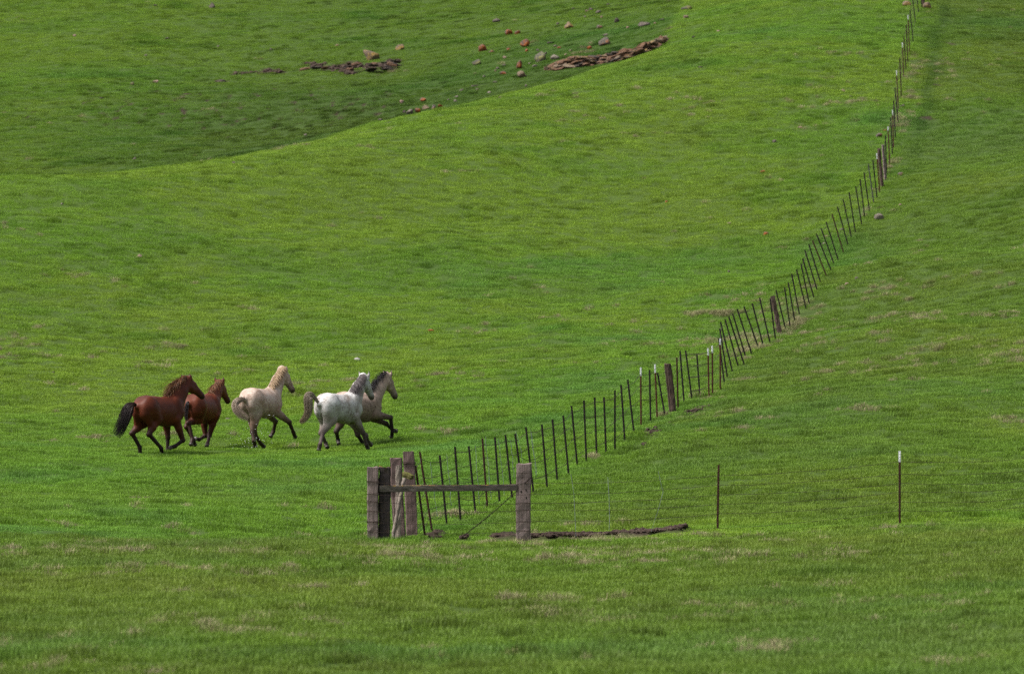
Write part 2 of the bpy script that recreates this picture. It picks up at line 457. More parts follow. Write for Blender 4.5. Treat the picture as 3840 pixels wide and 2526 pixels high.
P = P[(rng.uniform(0, 1, len(P)) < 0.85 * dr) & (soil(P[:, 0], P[:, 1]) < 0.5)]
TUSS = []
for (u, v, w) in [(2980,1222,70),(3000,1205,50),(2850,1305,60),(2800,1312,50),(2700,1175,120),(2600,1180,90),(3330,630,30),(3390,470,50),(2230,1715,60),(2480,1560,30),(1700,1930,90),(790,2360,60),(2930,1240,40)]:
    for _ in range(int(w / 5)):
        h_ = hit(u + rng.normal(0, w / 4), v + rng.normal(0, 5))
        TUSS.append((h_[0], h_[1]))
P = np.concatenate([P, np.array(TUSS)])
n = len(P)
f_ = smoothstep(118, 105, P[:, 1])[:, None]
tint = STRAW * rng.uniform(0.65, 1.1, (n, 1)) + (OLIVE - STRAW) * (rng.uniform(0, 0.6, (n, 1)))
dry = set_out("dry_grass", P, tint, rng.uniform(0.6, 1.05, (n, 1)) * np.column_stack([np.ones(n), np.ones(n), np.ones(n) * 1.05]), kit_dry, 5, "pale dry grass tussocks standing among the green grass")

# ------------------------------------------------------------------ horses: one skinned body each, grown around its own bones
class Field:
    """a blended distance field on a grid; turned into one continuous surface"""
    def __init__(s, lo, hi, h):
        s.lo = np.array(lo, float); s.h = h
        s.n = np.ceil((np.array(hi) - s.lo) / h).astype(int) + 1
        s.f = np.full(s.n, 0.25, np.float32); s.t = np.zeros(s.n, np.float32)
    def block(s, pts, pad):
        pts = np.array(pts)
        a = np.clip(np.floor((pts.min(0) - pad - s.lo) / s.h).astype(int), 0, s.n - 1)
        b = np.clip(np.ceil((pts.max(0) + pad - s.lo) / s.h).astype(int) + 1, 1, s.n)
        sl_ = tuple(slice(a[k], b[k]) for k in range(3))
        g = np.meshgrid(*[s.lo[k] + s.h * np.arange(a[k], b[k]) for k in range(3)], indexing='ij')
        return sl_, np.stack(g, -1)
    def blend(s, sl_, d, k, tagv):
        f = s.f[sl_]; t = s.t[sl_]
        hh = np.clip(0.5 + 0.5 * (f - d) / k, 0, 1)
        s.f[sl_] = f * (1 - hh) + d * hh - k * hh * (1 - hh)
        s.t[sl_] = t * (1 - hh) + tagv * hh
    def limb(s, a, b, ra, rb, k=0.03, tag0=0.0, tag1=None):
        a = np.array(a, float); b = np.array(b, float)
        sl_, g = s.block([a, b], max(ra, rb) + k + 0.06)
        ab = b - a; q = np.clip(((g - a) @ ab) / max(ab @ ab, 1e-9), 0, 1)
        d = np.linalg.norm(g - a - q[..., None] * ab, axis=-1) - (ra + (rb - ra) * q)
        s.blend(sl_, d, k, tag0 if tag1 is None else tag0 + (tag1 - tag0) * q)
    def egg(s, c, R, rad, k=0.06, tagv=0.0):
        c = np.array(c, float); rad = np.array(rad, float)
        sl_, g = s.block([c], rad.max() + k + 0.06)
        p = ((g - c) @ R) / rad
        k0 = np.linalg.norm(p, axis=-1); k1 = np.linalg.norm(p / rad, axis=-1)
        s.blend(sl_, k0 * (k0 - 1) / np.maximum(k1, 1e-6), k, tagv)
    def surface(s):
        f = s.f; ins = f < 0
        nx_, ny_, nz_ = s.n
        cell = np.zeros((nx_ - 1, ny_ - 1, nz_ - 1), np.int8)
        for dx in (0, 1):
            for dy in (0, 1):
                for dz in (0, 1):
                    cell += ins[dx:nx_ - 1 + dx, dy:ny_ - 1 + dy, dz:nz_ - 1 + dz]
        act = (cell > 0) & (cell < 8)
        idx = -np.ones(act.shape, int); C = np.argwhere(act); idx[act] = np.arange(len(C))
        acc = np.zeros((len(C), 3)); cnt = np.zeros(len(C)); tg = np.zeros(len(C))
        cor = [(a, b, c) for a in (0, 1) for b in (0, 1) for c in (0, 1)]
        for p in cor:
            for ax in range(3):
                if p[ax]: continue
                q = list(p); q[ax] = 1
                i0 = C + p; i1 = C + q
                f0 = f[i0[:, 0], i0[:, 1], i0[:, 2]]; f1 = f[i1[:, 0], i1[:, 1], i1[:, 2]]
                m = (f0 < 0) != (f1 < 0)
                t = np.where(m, f0 / np.where(m, f0 - f1, 1), 0)
                e = np.tile(np.array(p, float), (len(C), 1)); e[:, ax] += t
                acc[m] += e[m]; cnt[m] += 1
            tg += s.t[C[:, 0] + p[0], C[:, 1] + p[1], C[:, 2] + p[2]] / 8
        V = s.lo + s.h * (C + acc / cnt[:, None])
        F = []
        for ax in range(3):
            o1, o2 = [(1, 2), (2, 0), (0, 1)][ax]
            sl0 = [slice(1, -1)] * 3; sl1 = [slice(1, -1)] * 3
            sl0[ax] = slice(0, -1); sl1[ax] = slice(1, None)
            a = ins[tuple(sl0)]; b = ins[tuple(sl1)]
            for flip, m in ((False, a & ~b), (True, ~a & b)):
                P = np.argwhere(m); P[:, o1] += 1; P[:, o2] += 1
                def cid(d1, d2):
                    Q = P.copy(); Q[:, o1] -= d1; Q[:, o2] -= d2
                    return idx[Q[:, 0], Q[:, 1], Q[:, 2]]
                quad = np.column_stack([cid(1, 1), cid(0, 1), cid(0, 0), cid(1, 0)])
                F.append(quad[:, ::-1] if flip else quad)
        return V, np.concatenate(F), tg

def unit(v):
    v = np.array(v, float); return v / np.linalg.norm(v)
def on_ray(u, v, parent, length, want=None, far=None, depth=None):
    """point on the line of sight at bone length from its parent joint, near the wanted side plane (n, offset)"""
    rx, rz = ray(u, v); r = np.array([rx, 1.0, rz])
    t = np.linspace(parent[1] - 1.0, parent[1] + 1.0, 801)
    p = t[:, None] * r
    cost = 3.0 * (np.linalg.norm(p - parent, axis=1) - length) ** 2
    if want is not None:
        cost = cost + 1.0 * (p @ want[0] - want[1]) ** 2
    if far is not None:
        cost = cost + 0.02 * far * (parent[1] - t) + (0.5 if far > 0 else 0) * np.maximum(parent[1] - t, 0) ** 2
    if depth is not None:
        cost = cost + 0.6 * (t - depth) ** 2
    return p[np.argmin(cost)]
def bend(a, c, l1, l2, fwd):
    """middle joint of a two-bone chain, bent towards fwd"""
    ac = c - a; d = np.linalg.norm(ac); d2 = min(d, (l1 + l2) * 0.995)
    x = (l1 * l1 - l2 * l2 + d2 * d2) / (2 * d2); hgt = math.sqrt(max(l1 * l1 - x * x, 0.0))
    e = ac / d; f = fwd - e * (fwd @ e)
    return a + e * x + unit(f) * hgt

def coat(name, stops, legs, scale, speck=None, rough=0.5, low=None, sheen=0.0):
    """horse coat: mottled ground colour, darker or muddier legs and muzzle from the body's own 'points' value"""
    s = NT(name)
    tc = s.n('ShaderNodeTexCoord').outputs['Object']
    c = s.ramp(s.noise(tc, scale, 5, 0.62), stops)
    if speck:
        col, sc_, lo, hi = speck
        k = s.noise(tc, sc_, 3, 0.7)
        mr = s.n('ShaderNodeMapRange'); s.l(k, mr.inputs[0]); mr.inputs[1].default_value = lo; mr.inputs[2].default_value = hi
        big = s.n('ShaderNodeMapRange'); s.l(s.noise(tc, 2.6, 2), big.inputs[0]); big.inputs[1].default_value = 0.35; big.inputs[2].default_value = 0.62
        c = s.mix(s.math('MULTIPLY', mr.outputs[0], big.outputs[0]), c, col)
    if low:                                                       # dried mud splashed up from below
        sx = s.n('ShaderNodeSeparateXYZ'); s.l(tc, sx.inputs[0])
        zz = s.math('ADD', sx.outputs[2], s.math('MULTIPLY', s.noise(tc, 5.0, 4), 0.5))
        mr = s.n('ShaderNodeMapRange'); s.l(zz, mr.inputs[0]); mr.inputs[1].default_value = low[1]; mr.inputs[2].default_value = low[2]
        mr.inputs[3].default_value = low[3]; mr.inputs[4].default_value = 0.0
        c = s.mix(mr.outputs[0], c, low[0])
    k = s.math('MULTIPLY', s.attr("points").outputs['Fac'], s.math('ADD', s.noise(tc, 14.0, 3), 0.62))
    kc = s.n('ShaderNodeClamp'); s.l(k, kc.inputs[0])
    c = s.mix(kc.outputs[0], c, legs)
    s.bump(s.noise(tc, 22.0, 4, 0.6), 0.25, 0.02)
    return s.done(c, rough, 0.2)
def hair_mat(name, c0, c1, along=None, rough=0.5):
    s = NT(name)
    c = s.ramp(s.attr("strand").outputs['Fac'], [(0.0, c0), (1.0, c1)])
    if along:
        c = s.mix(s.math('POWER', s.attr("reach").outputs['Fac'], along[1]), c, along[0])
    return s.done(c, rough, 0.3)
def strands(name, roots, mat, parent, base, w=0.012):
    """roots: list of polylines (n x 3); each becomes a tapering three-sided lock of hair"""
    V, F, A, B = [], [], [], []
    for pl in roots:
        pl = np.array(pl); n = len(pl); sd = rng.uniform(0, 1)
        tdir = unit(pl[-1] - pl[0]); s1 = unit(np.cross(tdir, [0.3, 1, 0.2])); s2 = np.cross(tdir, s1)
        ww = w * rng.uniform(0.6, 1.3); i0 = len(V)
        for k in range(n):
            q = k / (n - 1); r_ = ww * (1 - 0.85 * q ** 1.5)
            for j in range(3):
                a = j * 2.094
                V.append(pl[k] + (s1 * math.cos(a) + s2 * math.sin(a)) * r_ - base); A.append(sd); B.append(q)
        for k in range(n - 1):
            for j in range(3):
                a = i0 + 3 * k + j; b = i0 + 3 * k + (j + 1) % 3
                F.append((a, b, b + 3, a + 3))
    o = mesh_obj(name, V, F, mat, parent, smooth=True)
    o.data.attributes.new("strand", 'FLOAT', 'POINT').data.foreach_set("value", np.array(A, np.float32))
    o.data.attributes.new("reach", 'FLOAT', 'POINT').data.foreach_set("value", np.array(B, np.float32))
    return o
HOOF = NT("hoof_horn"); HOOF = HOOF.done(HOOF.ramp(HOOF.noise(HOOF.mapping((1, 1, 1)), 20.0, 3), [(0.3, (0.02, 0.017, 0.015)), (0.7, (0.07, 0.055, 0.045))]), 0.5, 0.4)
EYE = NT("eye_dark"); EYE = EYE.done((0.01, 0.007, 0.005), 0.12, 0.6)

def make_horse(H):
    cu = H['crop']
    def K(q): return cu[0] + q[0] / cu[2], cu[1] + q[1] / cu[2]
    th = math.radians(H['th']); S = H.get('S', 1.0)
    fwd = np.array([math.cos(th), math.sin(th), H.get('pitch', 0.0)]); fwd = unit(fwd)
    left = np.array([-math.sin(th), math.cos(th), 0.0]); up = np.cross(fwd, left)
    R = np.column_stack([fwd, left, up])
    D = H['D']
    cp = pt(*K(H['croup']), D - 0.42 * math.sin(th))
    org = cp - R @ (np.array([-0.42, 0, 1.47]) * S)
    W = lambda x, y, z: org + R @ (np.array([x, y, z]) * S)
    gz = float(zf(np.array([org[0]]), np.array([org[1]]))[0])
    base = np.array([org[0], org[1], gz])
    lat0 = left @ org
    # ---- joints
    J = {}
    for side, sg in (('near', -1), ('far', 1)):
        hip = W(-0.50, sg * 0.13, 1.18)
        hock_g = pt(*K(H[side + '_hind'][0]), 1.0)
        want = (left, lat0 + sg * 0.15 * S)
        rx, rz = hock_g[0], hock_g[2]
        tt = np.linspace(D - 1.2, D + 1.0, 900); P = tt[:, None] * np.array([rx, 1, rz])
        hd = np.linalg.norm(P - hip, axis=1)
        cost = (P @ left - want[1]) ** 2 + 2.0 * np.maximum(hd - 0.78 * S, 0) ** 2 + 2.0 * np.maximum(0.55 * S - hd, 0) ** 2 + 0.25 * ((P - hip) @ fwd + 0.05) ** 2
        hock = P[np.argmin(cost)]
        fet = on_ray(*K(H[side + '_hind'][1]), hock, 0.40 * S, want)
        hoof = on_ray(*K(H[side + '_hind'][2]), fet, 0.16 * S, want)
        stifle = bend(hip, hock, 0.37 * S, 0.46 * S, fwd * 0.8 - up * 0.25)
        elbow = W(0.42 + H.get('elb', {}).get(side, 0.0), sg * 0.16, 0.90)
        wf = (left, lat0 + sg * 0.13 * S)
        knee = on_ray(*K(H[side + '_fore'][0]), elbow, 0.43 * S, wf)
        ffet = on_ray(*K(H[side + '_fore'][1]), knee, 0.29 * S, wf)
        fhoof = on_ray(*K(H[side + '_fore'][2]), ffet, 0.15 * S, wf)
        J[side] = (hip, stifle, hock, fet, hoof, elbow, knee, ffet, fhoof)
    withers = W(0.42, 0, 1.44)
    poll = on_ray(*K(H['poll']), withers, 0.80 * S, far=1.0)
    muz = on_ray(*K(H['muzzle']), poll, 0.62 * S, far=1.0, depth=poll[1] + 0.25)
    a = unit(muz - poll)
    dn = np.array([0, 0, -1.0]) - 0.75 * fwd; d = unit(dn - a * (dn @ a)); l = np.cross(a, d)
    if l[1] > 0: l = -l                                            # l points to the side the camera sees
    hl = np.linalg.norm(muz - poll) / 0.62
    # ---- flesh
    allp = np.array([q for s_ in J.values() for q in s_] + [poll, muz, W(-0.85, 0, 1.2), W(0.8, 0, 1.3), W(0, .35, 1.5), W(0, -.35, .8)])
    Fd = Field(allp.min(0) - 0.24, allp.max(0) + 0.26, 0.019)
    fat = H.get('fat', 1.0)
    E = lambda c, r, k=0.07, t=0.0: Fd.egg(W(*c), R, np.array(r) * S, k, t)
    Cc = lambda p, q, r1, r2, k=0.07, t=0.0: Fd.limb(W(*p), W(*q), r1 * S, r2 * S, k, t)
    E((0.0, 0, 1.08), (.62, .285 * fat, .35 * fat)); E((0.28, 0, 1.06), (.40, .265 * fat, .365)); E((-0.25, 0, 1.10), (.42, .275 * fat, .315 * fat))
    for sg in (-1, 1):
        E((-0.50, sg * .130, 1.16), (.29, .185, .31), 0.045); E((-0.66, sg * .10, 1.10), (.16, .125, .24)); E((0.47, sg * .135, 1.12), (.20, .145, .33), 0.04)
        E((0.62, sg * .10, 1.03), (.13, .12, .17))
    Cc((-.20, 0, 1.325), (-.48, 0, 1.335), .125, .14); Cc((-.48, 0, 1.335), (-.74, 0, 1.22), .14, .11)
    Cc((-.30, 0, 1.33), (.30, 0, 1.31), .12, .12); Cc((.20, 0, 1.33), (.50, 0, 1.36), .10, .095)
    E((0.58, 0, 1.06), (.20, .19, .25))
    Cc((-.74, 0, 1.24), (-.84, 0, 1.20), .06, .045, 0.05)
    for side, sg in (('near', -1), ('far', 1)):
        hip, stifle, hock, fet, hoof, elbow, knee, ffet, fhoof = J[side]
        Fd.limb(hip, stifle, .205 * S, .15 * S, 0.05)
        bt = W(-0.66, sg * .12, 1.02); mid = stifle * .45 + hock * .55
        Fd.limb(bt, mid, .13 * S, .068 * S, 0.05)
        Fd.limb(stifle, mid, .14 * S, .098 * S, 0.05, 0.0, 0.1); Fd.limb(mid, hock, .098 * S, .062 * S, 0.04, 0.15, 0.65)
        hv = unit(hock - mid)
        Fd.limb(hock - hv * .03, hock + hv * .025, .062 * S, .06 * S, 0.03, 0.7)
        Fd.limb(hock, fet, .054 * S, .045 * S, 0.03, 0.8, 1.0)
        Fd.limb(fet, fet, .056 * S, .056 * S, 0.02, 1.0)
        pe = fet + (hoof - fet) * 0.62
        Fd.limb(fet, pe, .049 * S, .052 * S, 0.02, 1.0)
        sh = W(0.56, sg * .135, 1.06)
        Fd.limb(sh, elbow, .145 * S, .125 * S, 0.05); m2 = elbow * .55 + knee * .45
        Fd.limb(elbow, m2, .125 * S, .09 * S, 0.05, 0.0, 0.2); Fd.limb(m2, knee, .09 * S, .06 * S, 0.03, 0.2, 0.7)
        Fd.limb(knee, knee, .062 * S, .062 * S, 0.03, 0.85)
        Fd.limb(knee, ffet, .050 * S, .043 * S, 0.025, 0.85, 1.0); Fd.limb(ffet, ffet, .053 * S, .053 * S, 0.02, 1.0)
        pe = ffet + (fhoof - ffet) * 0.62
        Fd.limb(ffet, pe, .047 * S, .051 * S, 0.02, 1.0)
    thr = poll + a * .13 * hl + d * .15 * hl
    crest0, chest0 = W(0.44, 0, 1.36), W(0.60, 0, 1.08)
    cm = crest0 * .5 + poll * .5 + (up * .03)
    nk = H.get('neck', 1.0)
    Fd.limb(W(0.40, 0, 1.30), W(0.54, 0, 1.16), .18 * S, .215 * S, 0.08)
    Fd.limb(crest0, cm, .12 * S, .10 * S * nk, 0.07); Fd.limb(cm, poll + d * .05, .10 * S * nk, .085 * S, 0.06)
    core0 = W(0.54, 0, 1.20); core1 = cm * .45 + (chest0 * .4 + thr * .6) * .55
    Fd.limb(core0, core1, .205 * S, .152 * S * nk, 0.08); Fd.limb(core1, thr * .65 + poll * .35, .152 * S * nk, .125 * S, 0.06)
    Fd.limb(chest0 + up * .06, core1 + d * .03, .185 * S, .135 * S, 0.08)
    h_ = hl * S * 1.07
    Fd.limb(poll + d * .05 * h_, poll + a * .20 * h_ + d * .055 * h_, .085 * h_, .095 * h_, 0.05)
    for sg in (-1, 1):
        Fd.limb(poll + a * .16 * h_ + d * .155 * h_ + l * sg * .035, poll + a * .28 * h_ + d * .135 * h_ + l * sg * .028, .093 * h_, .070 * h_, 0.04, 0.05)
        Fd.limb(poll + a * .20 * h_ + d * .015 * h_ + l * sg * .06, poll + a * .24 * h_ + d * .02 * h_ + l * sg * .055, .03, .028, 0.03, 0.1)
        Fd.limb(poll + a * .555 * h_ + d * .05 * h_ + l * sg * .025, poll + a * .57 * h_ + d * .055 * h_ + l * sg * .025, .036, .034, 0.03, 0.9)
    Fd.limb(poll + a * .20 * h_ + d * .05 * h_, poll + a * .52 * h_ + d * .05 * h_, .092 * h_, .062 * h_, 0.05, 0.0, 0.3)
    Fd.limb(poll + a * .27 * h_ + d * .12 * h_, poll + a * .52 * h_ + d * .085 * h_, .065 * h_, .045 * h_, 0.04, 0.1, 0.6)
    Fd.limb(poll + a * .52 * h_ + d * .055 * h_, poll + a * .575 * h_ + d * .065 * h_, .064 * h_, .054 * h_, 0.04, 0.7, 1.0)
    Fd.limb(poll + a * .53 * h_ + d * .10 * h_, poll + a * .56 * h_ + d * .10 * h_, .03, .028, 0.03, 0.9)
    for (eb, et), dd in ((H['ear_far'], 0.06), (H['ear_near'], -0.06)):
        b0 = pt(*K(eb), poll[1] + dd); e0 = pt(*K(et), poll[1] + dd)
        m0 = b0 * .5 + e0 * .5
        e0 = e0 + (e0 - b0) * .38; m0 = b0 * .55 + e0 * .45
        Fd.limb(b0 + (b0 - m0) * .3, m0, .034, .038, 0.02, 0.1); Fd.limb(m0, e0, .038, .009, 0.012, 0.3, 0.7)
    V, Q, tg = Fd.surface()
    me = bpy.data.meshes.new("horse"); me.from_pydata((V - base).tolist(), [], Q.tolist()); me.shade_smooth()
    me.attributes.new("points", 'FLOAT', 'POINT').data.foreach_set("value", np.clip(tg, 0, 1).astype(np.float32))
    me.materials.append(H['coat'])
    o = bpy.data.objects.new("horse", me); o.location = base; COL.objects.link(o)
    tag(o, H['label'], "horse", "horses running across the pasture")
    # ---- hooves
    for side in ('near', 'far'):
        for f0, h0 in ((J[side][3], J[side][4]), (J[side][7], J[side][8])):
            ax = unit(h0 - f0); s1 = unit(np.cross(ax, left)); s2 = np.cross(ax, s1)
            c0 = h0 - ax * 0.055; V2, F2 = [], []
            for (q, r_) in ((0.0, .044), (0.075, .060), (0.082, .054)):
                for j in range(10):
                    V2.append(c0 + ax * q + (s1 * math.cos(j * .6283) + s2 * math.sin(j * .6283)) * r_ * S - base)
            for k in range(2):
                for j in range(10):
                    F2.append((k * 10 + j, k * 10 + (j + 1) % 10, k * 10 + 10 + (j + 1) % 10, k * 10 + 10 + j))
            F2.append(tuple(range(20, 30))); F2.append(tuple(range(9, -1, -1)))
            mesh_obj("hoof", V2, F2, HOOF, o, smooth=True)
    for sg in (-1, 1):
        c0 = poll + a * .215 * h_ + d * .04 * h_ + l * sg * .083 * h_
        V2, F2 = [], []
        for i in range(5):
            for j in range(8):
                p_, q_ = math.pi * i / 4, j * math.pi / 4
                V2.append(c0 + np.array([math.sin(p_) * math.cos(q_), math.sin(p_) * math.sin(q_), math.cos(p_)]) * .024 - base)
        for i in range(4):
            for j in range(8):
                F2.append((i * 8 + j, i * 8 + (j + 1) % 8, i * 8 + 8 + (j + 1) % 8, i * 8 + 8 + j))
        mesh_obj("eye", V2, F2, EYE, o, smooth=True)
    # ---- mane along the crest
    M = H['mane']; fl = M['flow']; locks = []
    for i in range(M['n']):
        q = rng.uniform(0.0, 1.0)
        q0, q1 = crest0, poll + d * .02
        c_ = q0 * (1 - q) + q1 * q + up * (.045 * math.sin(3.14 * q))
        nd = unit(q1 - q0); ox = np.cross(nd, left); ox = ox if ox[2] > 0 else -ox; ox = unit(ox - nd * (ox @ nd))
        w0 = c_ + ox * (.095 + .02 * (1 - q)) * S + left * rng.normal(0, .015)
        L = M['len'] * rng.uniform(.55, 1.15) * (0.75 + 0.5 * math.sin(q * 3.1))
        f_q = np.array(fl[0]) * (1 - q) + np.array(fl[1]) * q
        dirv = unit(np.array([f_q[0], 0, f_q[1]]) + rng.normal(0, .2, 3))
        k = np.linspace(0, 1, 6)[:, None]
        sd_ = rng.uniform(.5, 1.15) * M.get('near', 1.0)
        pl = w0 + dirv * L * k + ox * L * M.get('lift', .3) * (k * (1 - k)) + (-left) * sd_ * .155 * np.sin(np.minimum(k * 1.9, 1.57)) - np.array([0, 0, 1.0]) * M.get('drop', .25) * L * k ** 2 + rng.normal(0, .006, (6, 3)) * k
        # keep the locks outside the neck: ride over its near side
        locks.append(pl)
    strands("mane", locks, M['mat'], o, base, M.get('w', .012))
    fo = []
    for i in range(26):
        w0 = poll - d * .03 + l * rng.uniform(-.045, .045); k = np.linspace(0, 1, 5)[:, None]
        fo.append(w0 + a * k * rng.uniform(.12, .24) + d * (-.02 + .02 * k) + rng.normal(0, .015, (5, 3)) * k)
    strands("forelock", fo, M['mat'], o, base, .009)
    # ---- tail
    T = H['tail']; dock = W(-0.84, 0, 1.21)
    tp = [dock] + [pt(*K(q[:2]), dock[1] - 0.03 - 0.10 * min(1, i / 3)) for i, q in enumerate(T['px'])]
    tw = [0.03] + [1.1 * q[2] / cu[2] / FPX * D for q in T['px']]
    tp = np.array(tp); tw = np.array(tw); nn = len(tp); ks = np.linspace(0, nn - 1, 3 * nn)
    cen = np.column_stack([np.interp(ks, np.arange(nn), tp[:, j]) for j in range(3)])
    for _ in range(2): cen[1:-1] = (cen[:-2] + cen[1:-1] * 2 + cen[2:]) / 4
    wid = np.interp(ks, np.arange(nn), tw)
    hairs = []
    for i in range(T['n']):
        ang, rr = rng.uniform(0, 6.283), rng.uniform(0, 1) ** .6
        m = int(len(ks) * (1 - .5 * rng.uniform(0, 1) ** 2.2)); m = max(m, 4)
        tan = np.gradient(cen, axis=0); tan /= np.linalg.norm(tan, axis=1)[:, None]
        side = np.cross(tan, [0, 1, 0]); side /= np.maximum(np.linalg.norm(side, axis=1)[:, None], 1e-6)
        wv = math.sin(rng.uniform(0, 6)) * .2
        off = side * (math.cos(ang) * rr + wv * np.linspace(0, 1, len(ks))[:, None]) * wid[:, None] + np.array([0, 1, 0]) * (math.sin(ang) * rr * wid * .7)[:, None]
        hairs.append((cen + off)[:m] + rng.normal(0, .002, (m, 3)))
    strands("tail", hairs, T['mat'], o, base, T.get('w', .006))
    print("horse", H['label'][:20], "height above ground", round(cp[2] - gz, 2), {s_: [round(float(np.linalg.norm(J[s_][i] - J[s_][i + 1])), 2) for i in (0, 1, 2, 3, 5, 6, 7)] for s_ in J},
          "neck", round(float(np.linalg.norm(poll - withers)), 2), "head", round(float(np.linalg.norm(muz - poll)), 2),
          "hooves", [round(float(J[s_][i][2] - zf(np.array([J[s_][i][0]]), np.array([J[s_][i][1]]))[0]), 2) for s_ in J for i in (4, 8)])
    return o

C1, C2, C3 = (400, 1360, 4.1212), (840, 1340, 4.1219), (1100, 1360, 4.35)
bay = coat("chestnut_coat", [(0.3, (0.045, 0.0085, 0.0028)), (0.55, (0.073, 0.0140, 0.0045)), (0.75, (0.110, 0.0250, 0.0075))], (0.014, 0.007, 0.006), 3.0, None, 0.55)
red = coat("red_chestnut_coat", [(0.3, (0.056, 0.0112, 0.0038)), (0.55, (0.084, 0.0175, 0.0058)), (0.75, (0.120, 0.0300, 0.0095))], (0.022, 0.009, 0.007), 3.0, None, 0.55)
cream = coat("palomino_coat", [(0.34, (0.27, 0.190, 0.148)), (0.50, (0.38, 0.295, 0.248)), (0.66, (0.44, 0.37, 0.325))], (0.030, 0.017, 0.011), 4.0, ((0.17, 0.10, 0.066), 18.0, 0.47, 0.62), 0.65, ((0.12, 0.064, 0.036), 0.60, 1.62, 1.0))
grey = coat("grey_coat", [(0.34, (0.25, 0.215, 0.19)), (0.50, (0.43, 0.415, 0.405)), (0.66, (0.53, 0.525, 0.53))], (0.060, 0.044, 0.040), 3.2, ((0.14, 0.115, 0.10), 17.0, 0.47, 0.60), 0.65, ((0.15, 0.115, 0.09), 0.75, 1.60, 1.0))
roan = coat("roan_coat", [(0.34, (0.22, 0.155, 0.122)), (0.50, (0.33, 0.243, 0.198)), (0.66, (0.40, 0.315, 0.265))], (0.016, 0.011, 0.010), 4.0, ((0.08, 0.05, 0.04), 18.0, 0.46, 0.62), 0.65, ((0.075, 0.045, 0.030), 0.60, 1.60, 0.95))
ginger = hair_mat("ginger_hair", (0.055, 0.020, 0.008), (0.19, 0.078, 0.028)); black_tail = hair_mat("dark_tail_hair", (0.008, 0.006, 0.007), (0.022, 0.014, 0.014), None)
bay_tail = hair_mat("bay_tail_hair", (0.07, 0.02, 0.01), (0.045, 0.014, 0.008), ((0.011, 0.008, 0.010), 0.35))
flax = hair_mat("flaxen_hair", (0.24, 0.155, 0.085), (0.42, 0.31, 0.20)); cream_tail = hair_mat("cream_tail_hair", (0.20, 0.14, 0.10), (0.42, 0.34, 0.27))
slate = hair_mat("slate_mane_hair", (0.028, 0.022, 0.024), (0.12, 0.10, 0.10)); black = hair_mat("black_mane_hair", (0.007, 0.006, 0.007), (0.028, 0.023, 0.025))
straw_tail = hair_mat("straw_tail_hair", (0.26, 0.21, 0.165), (0.46, 0.40, 0.34), ((0.22, 0.155, 0.095), 1.6))

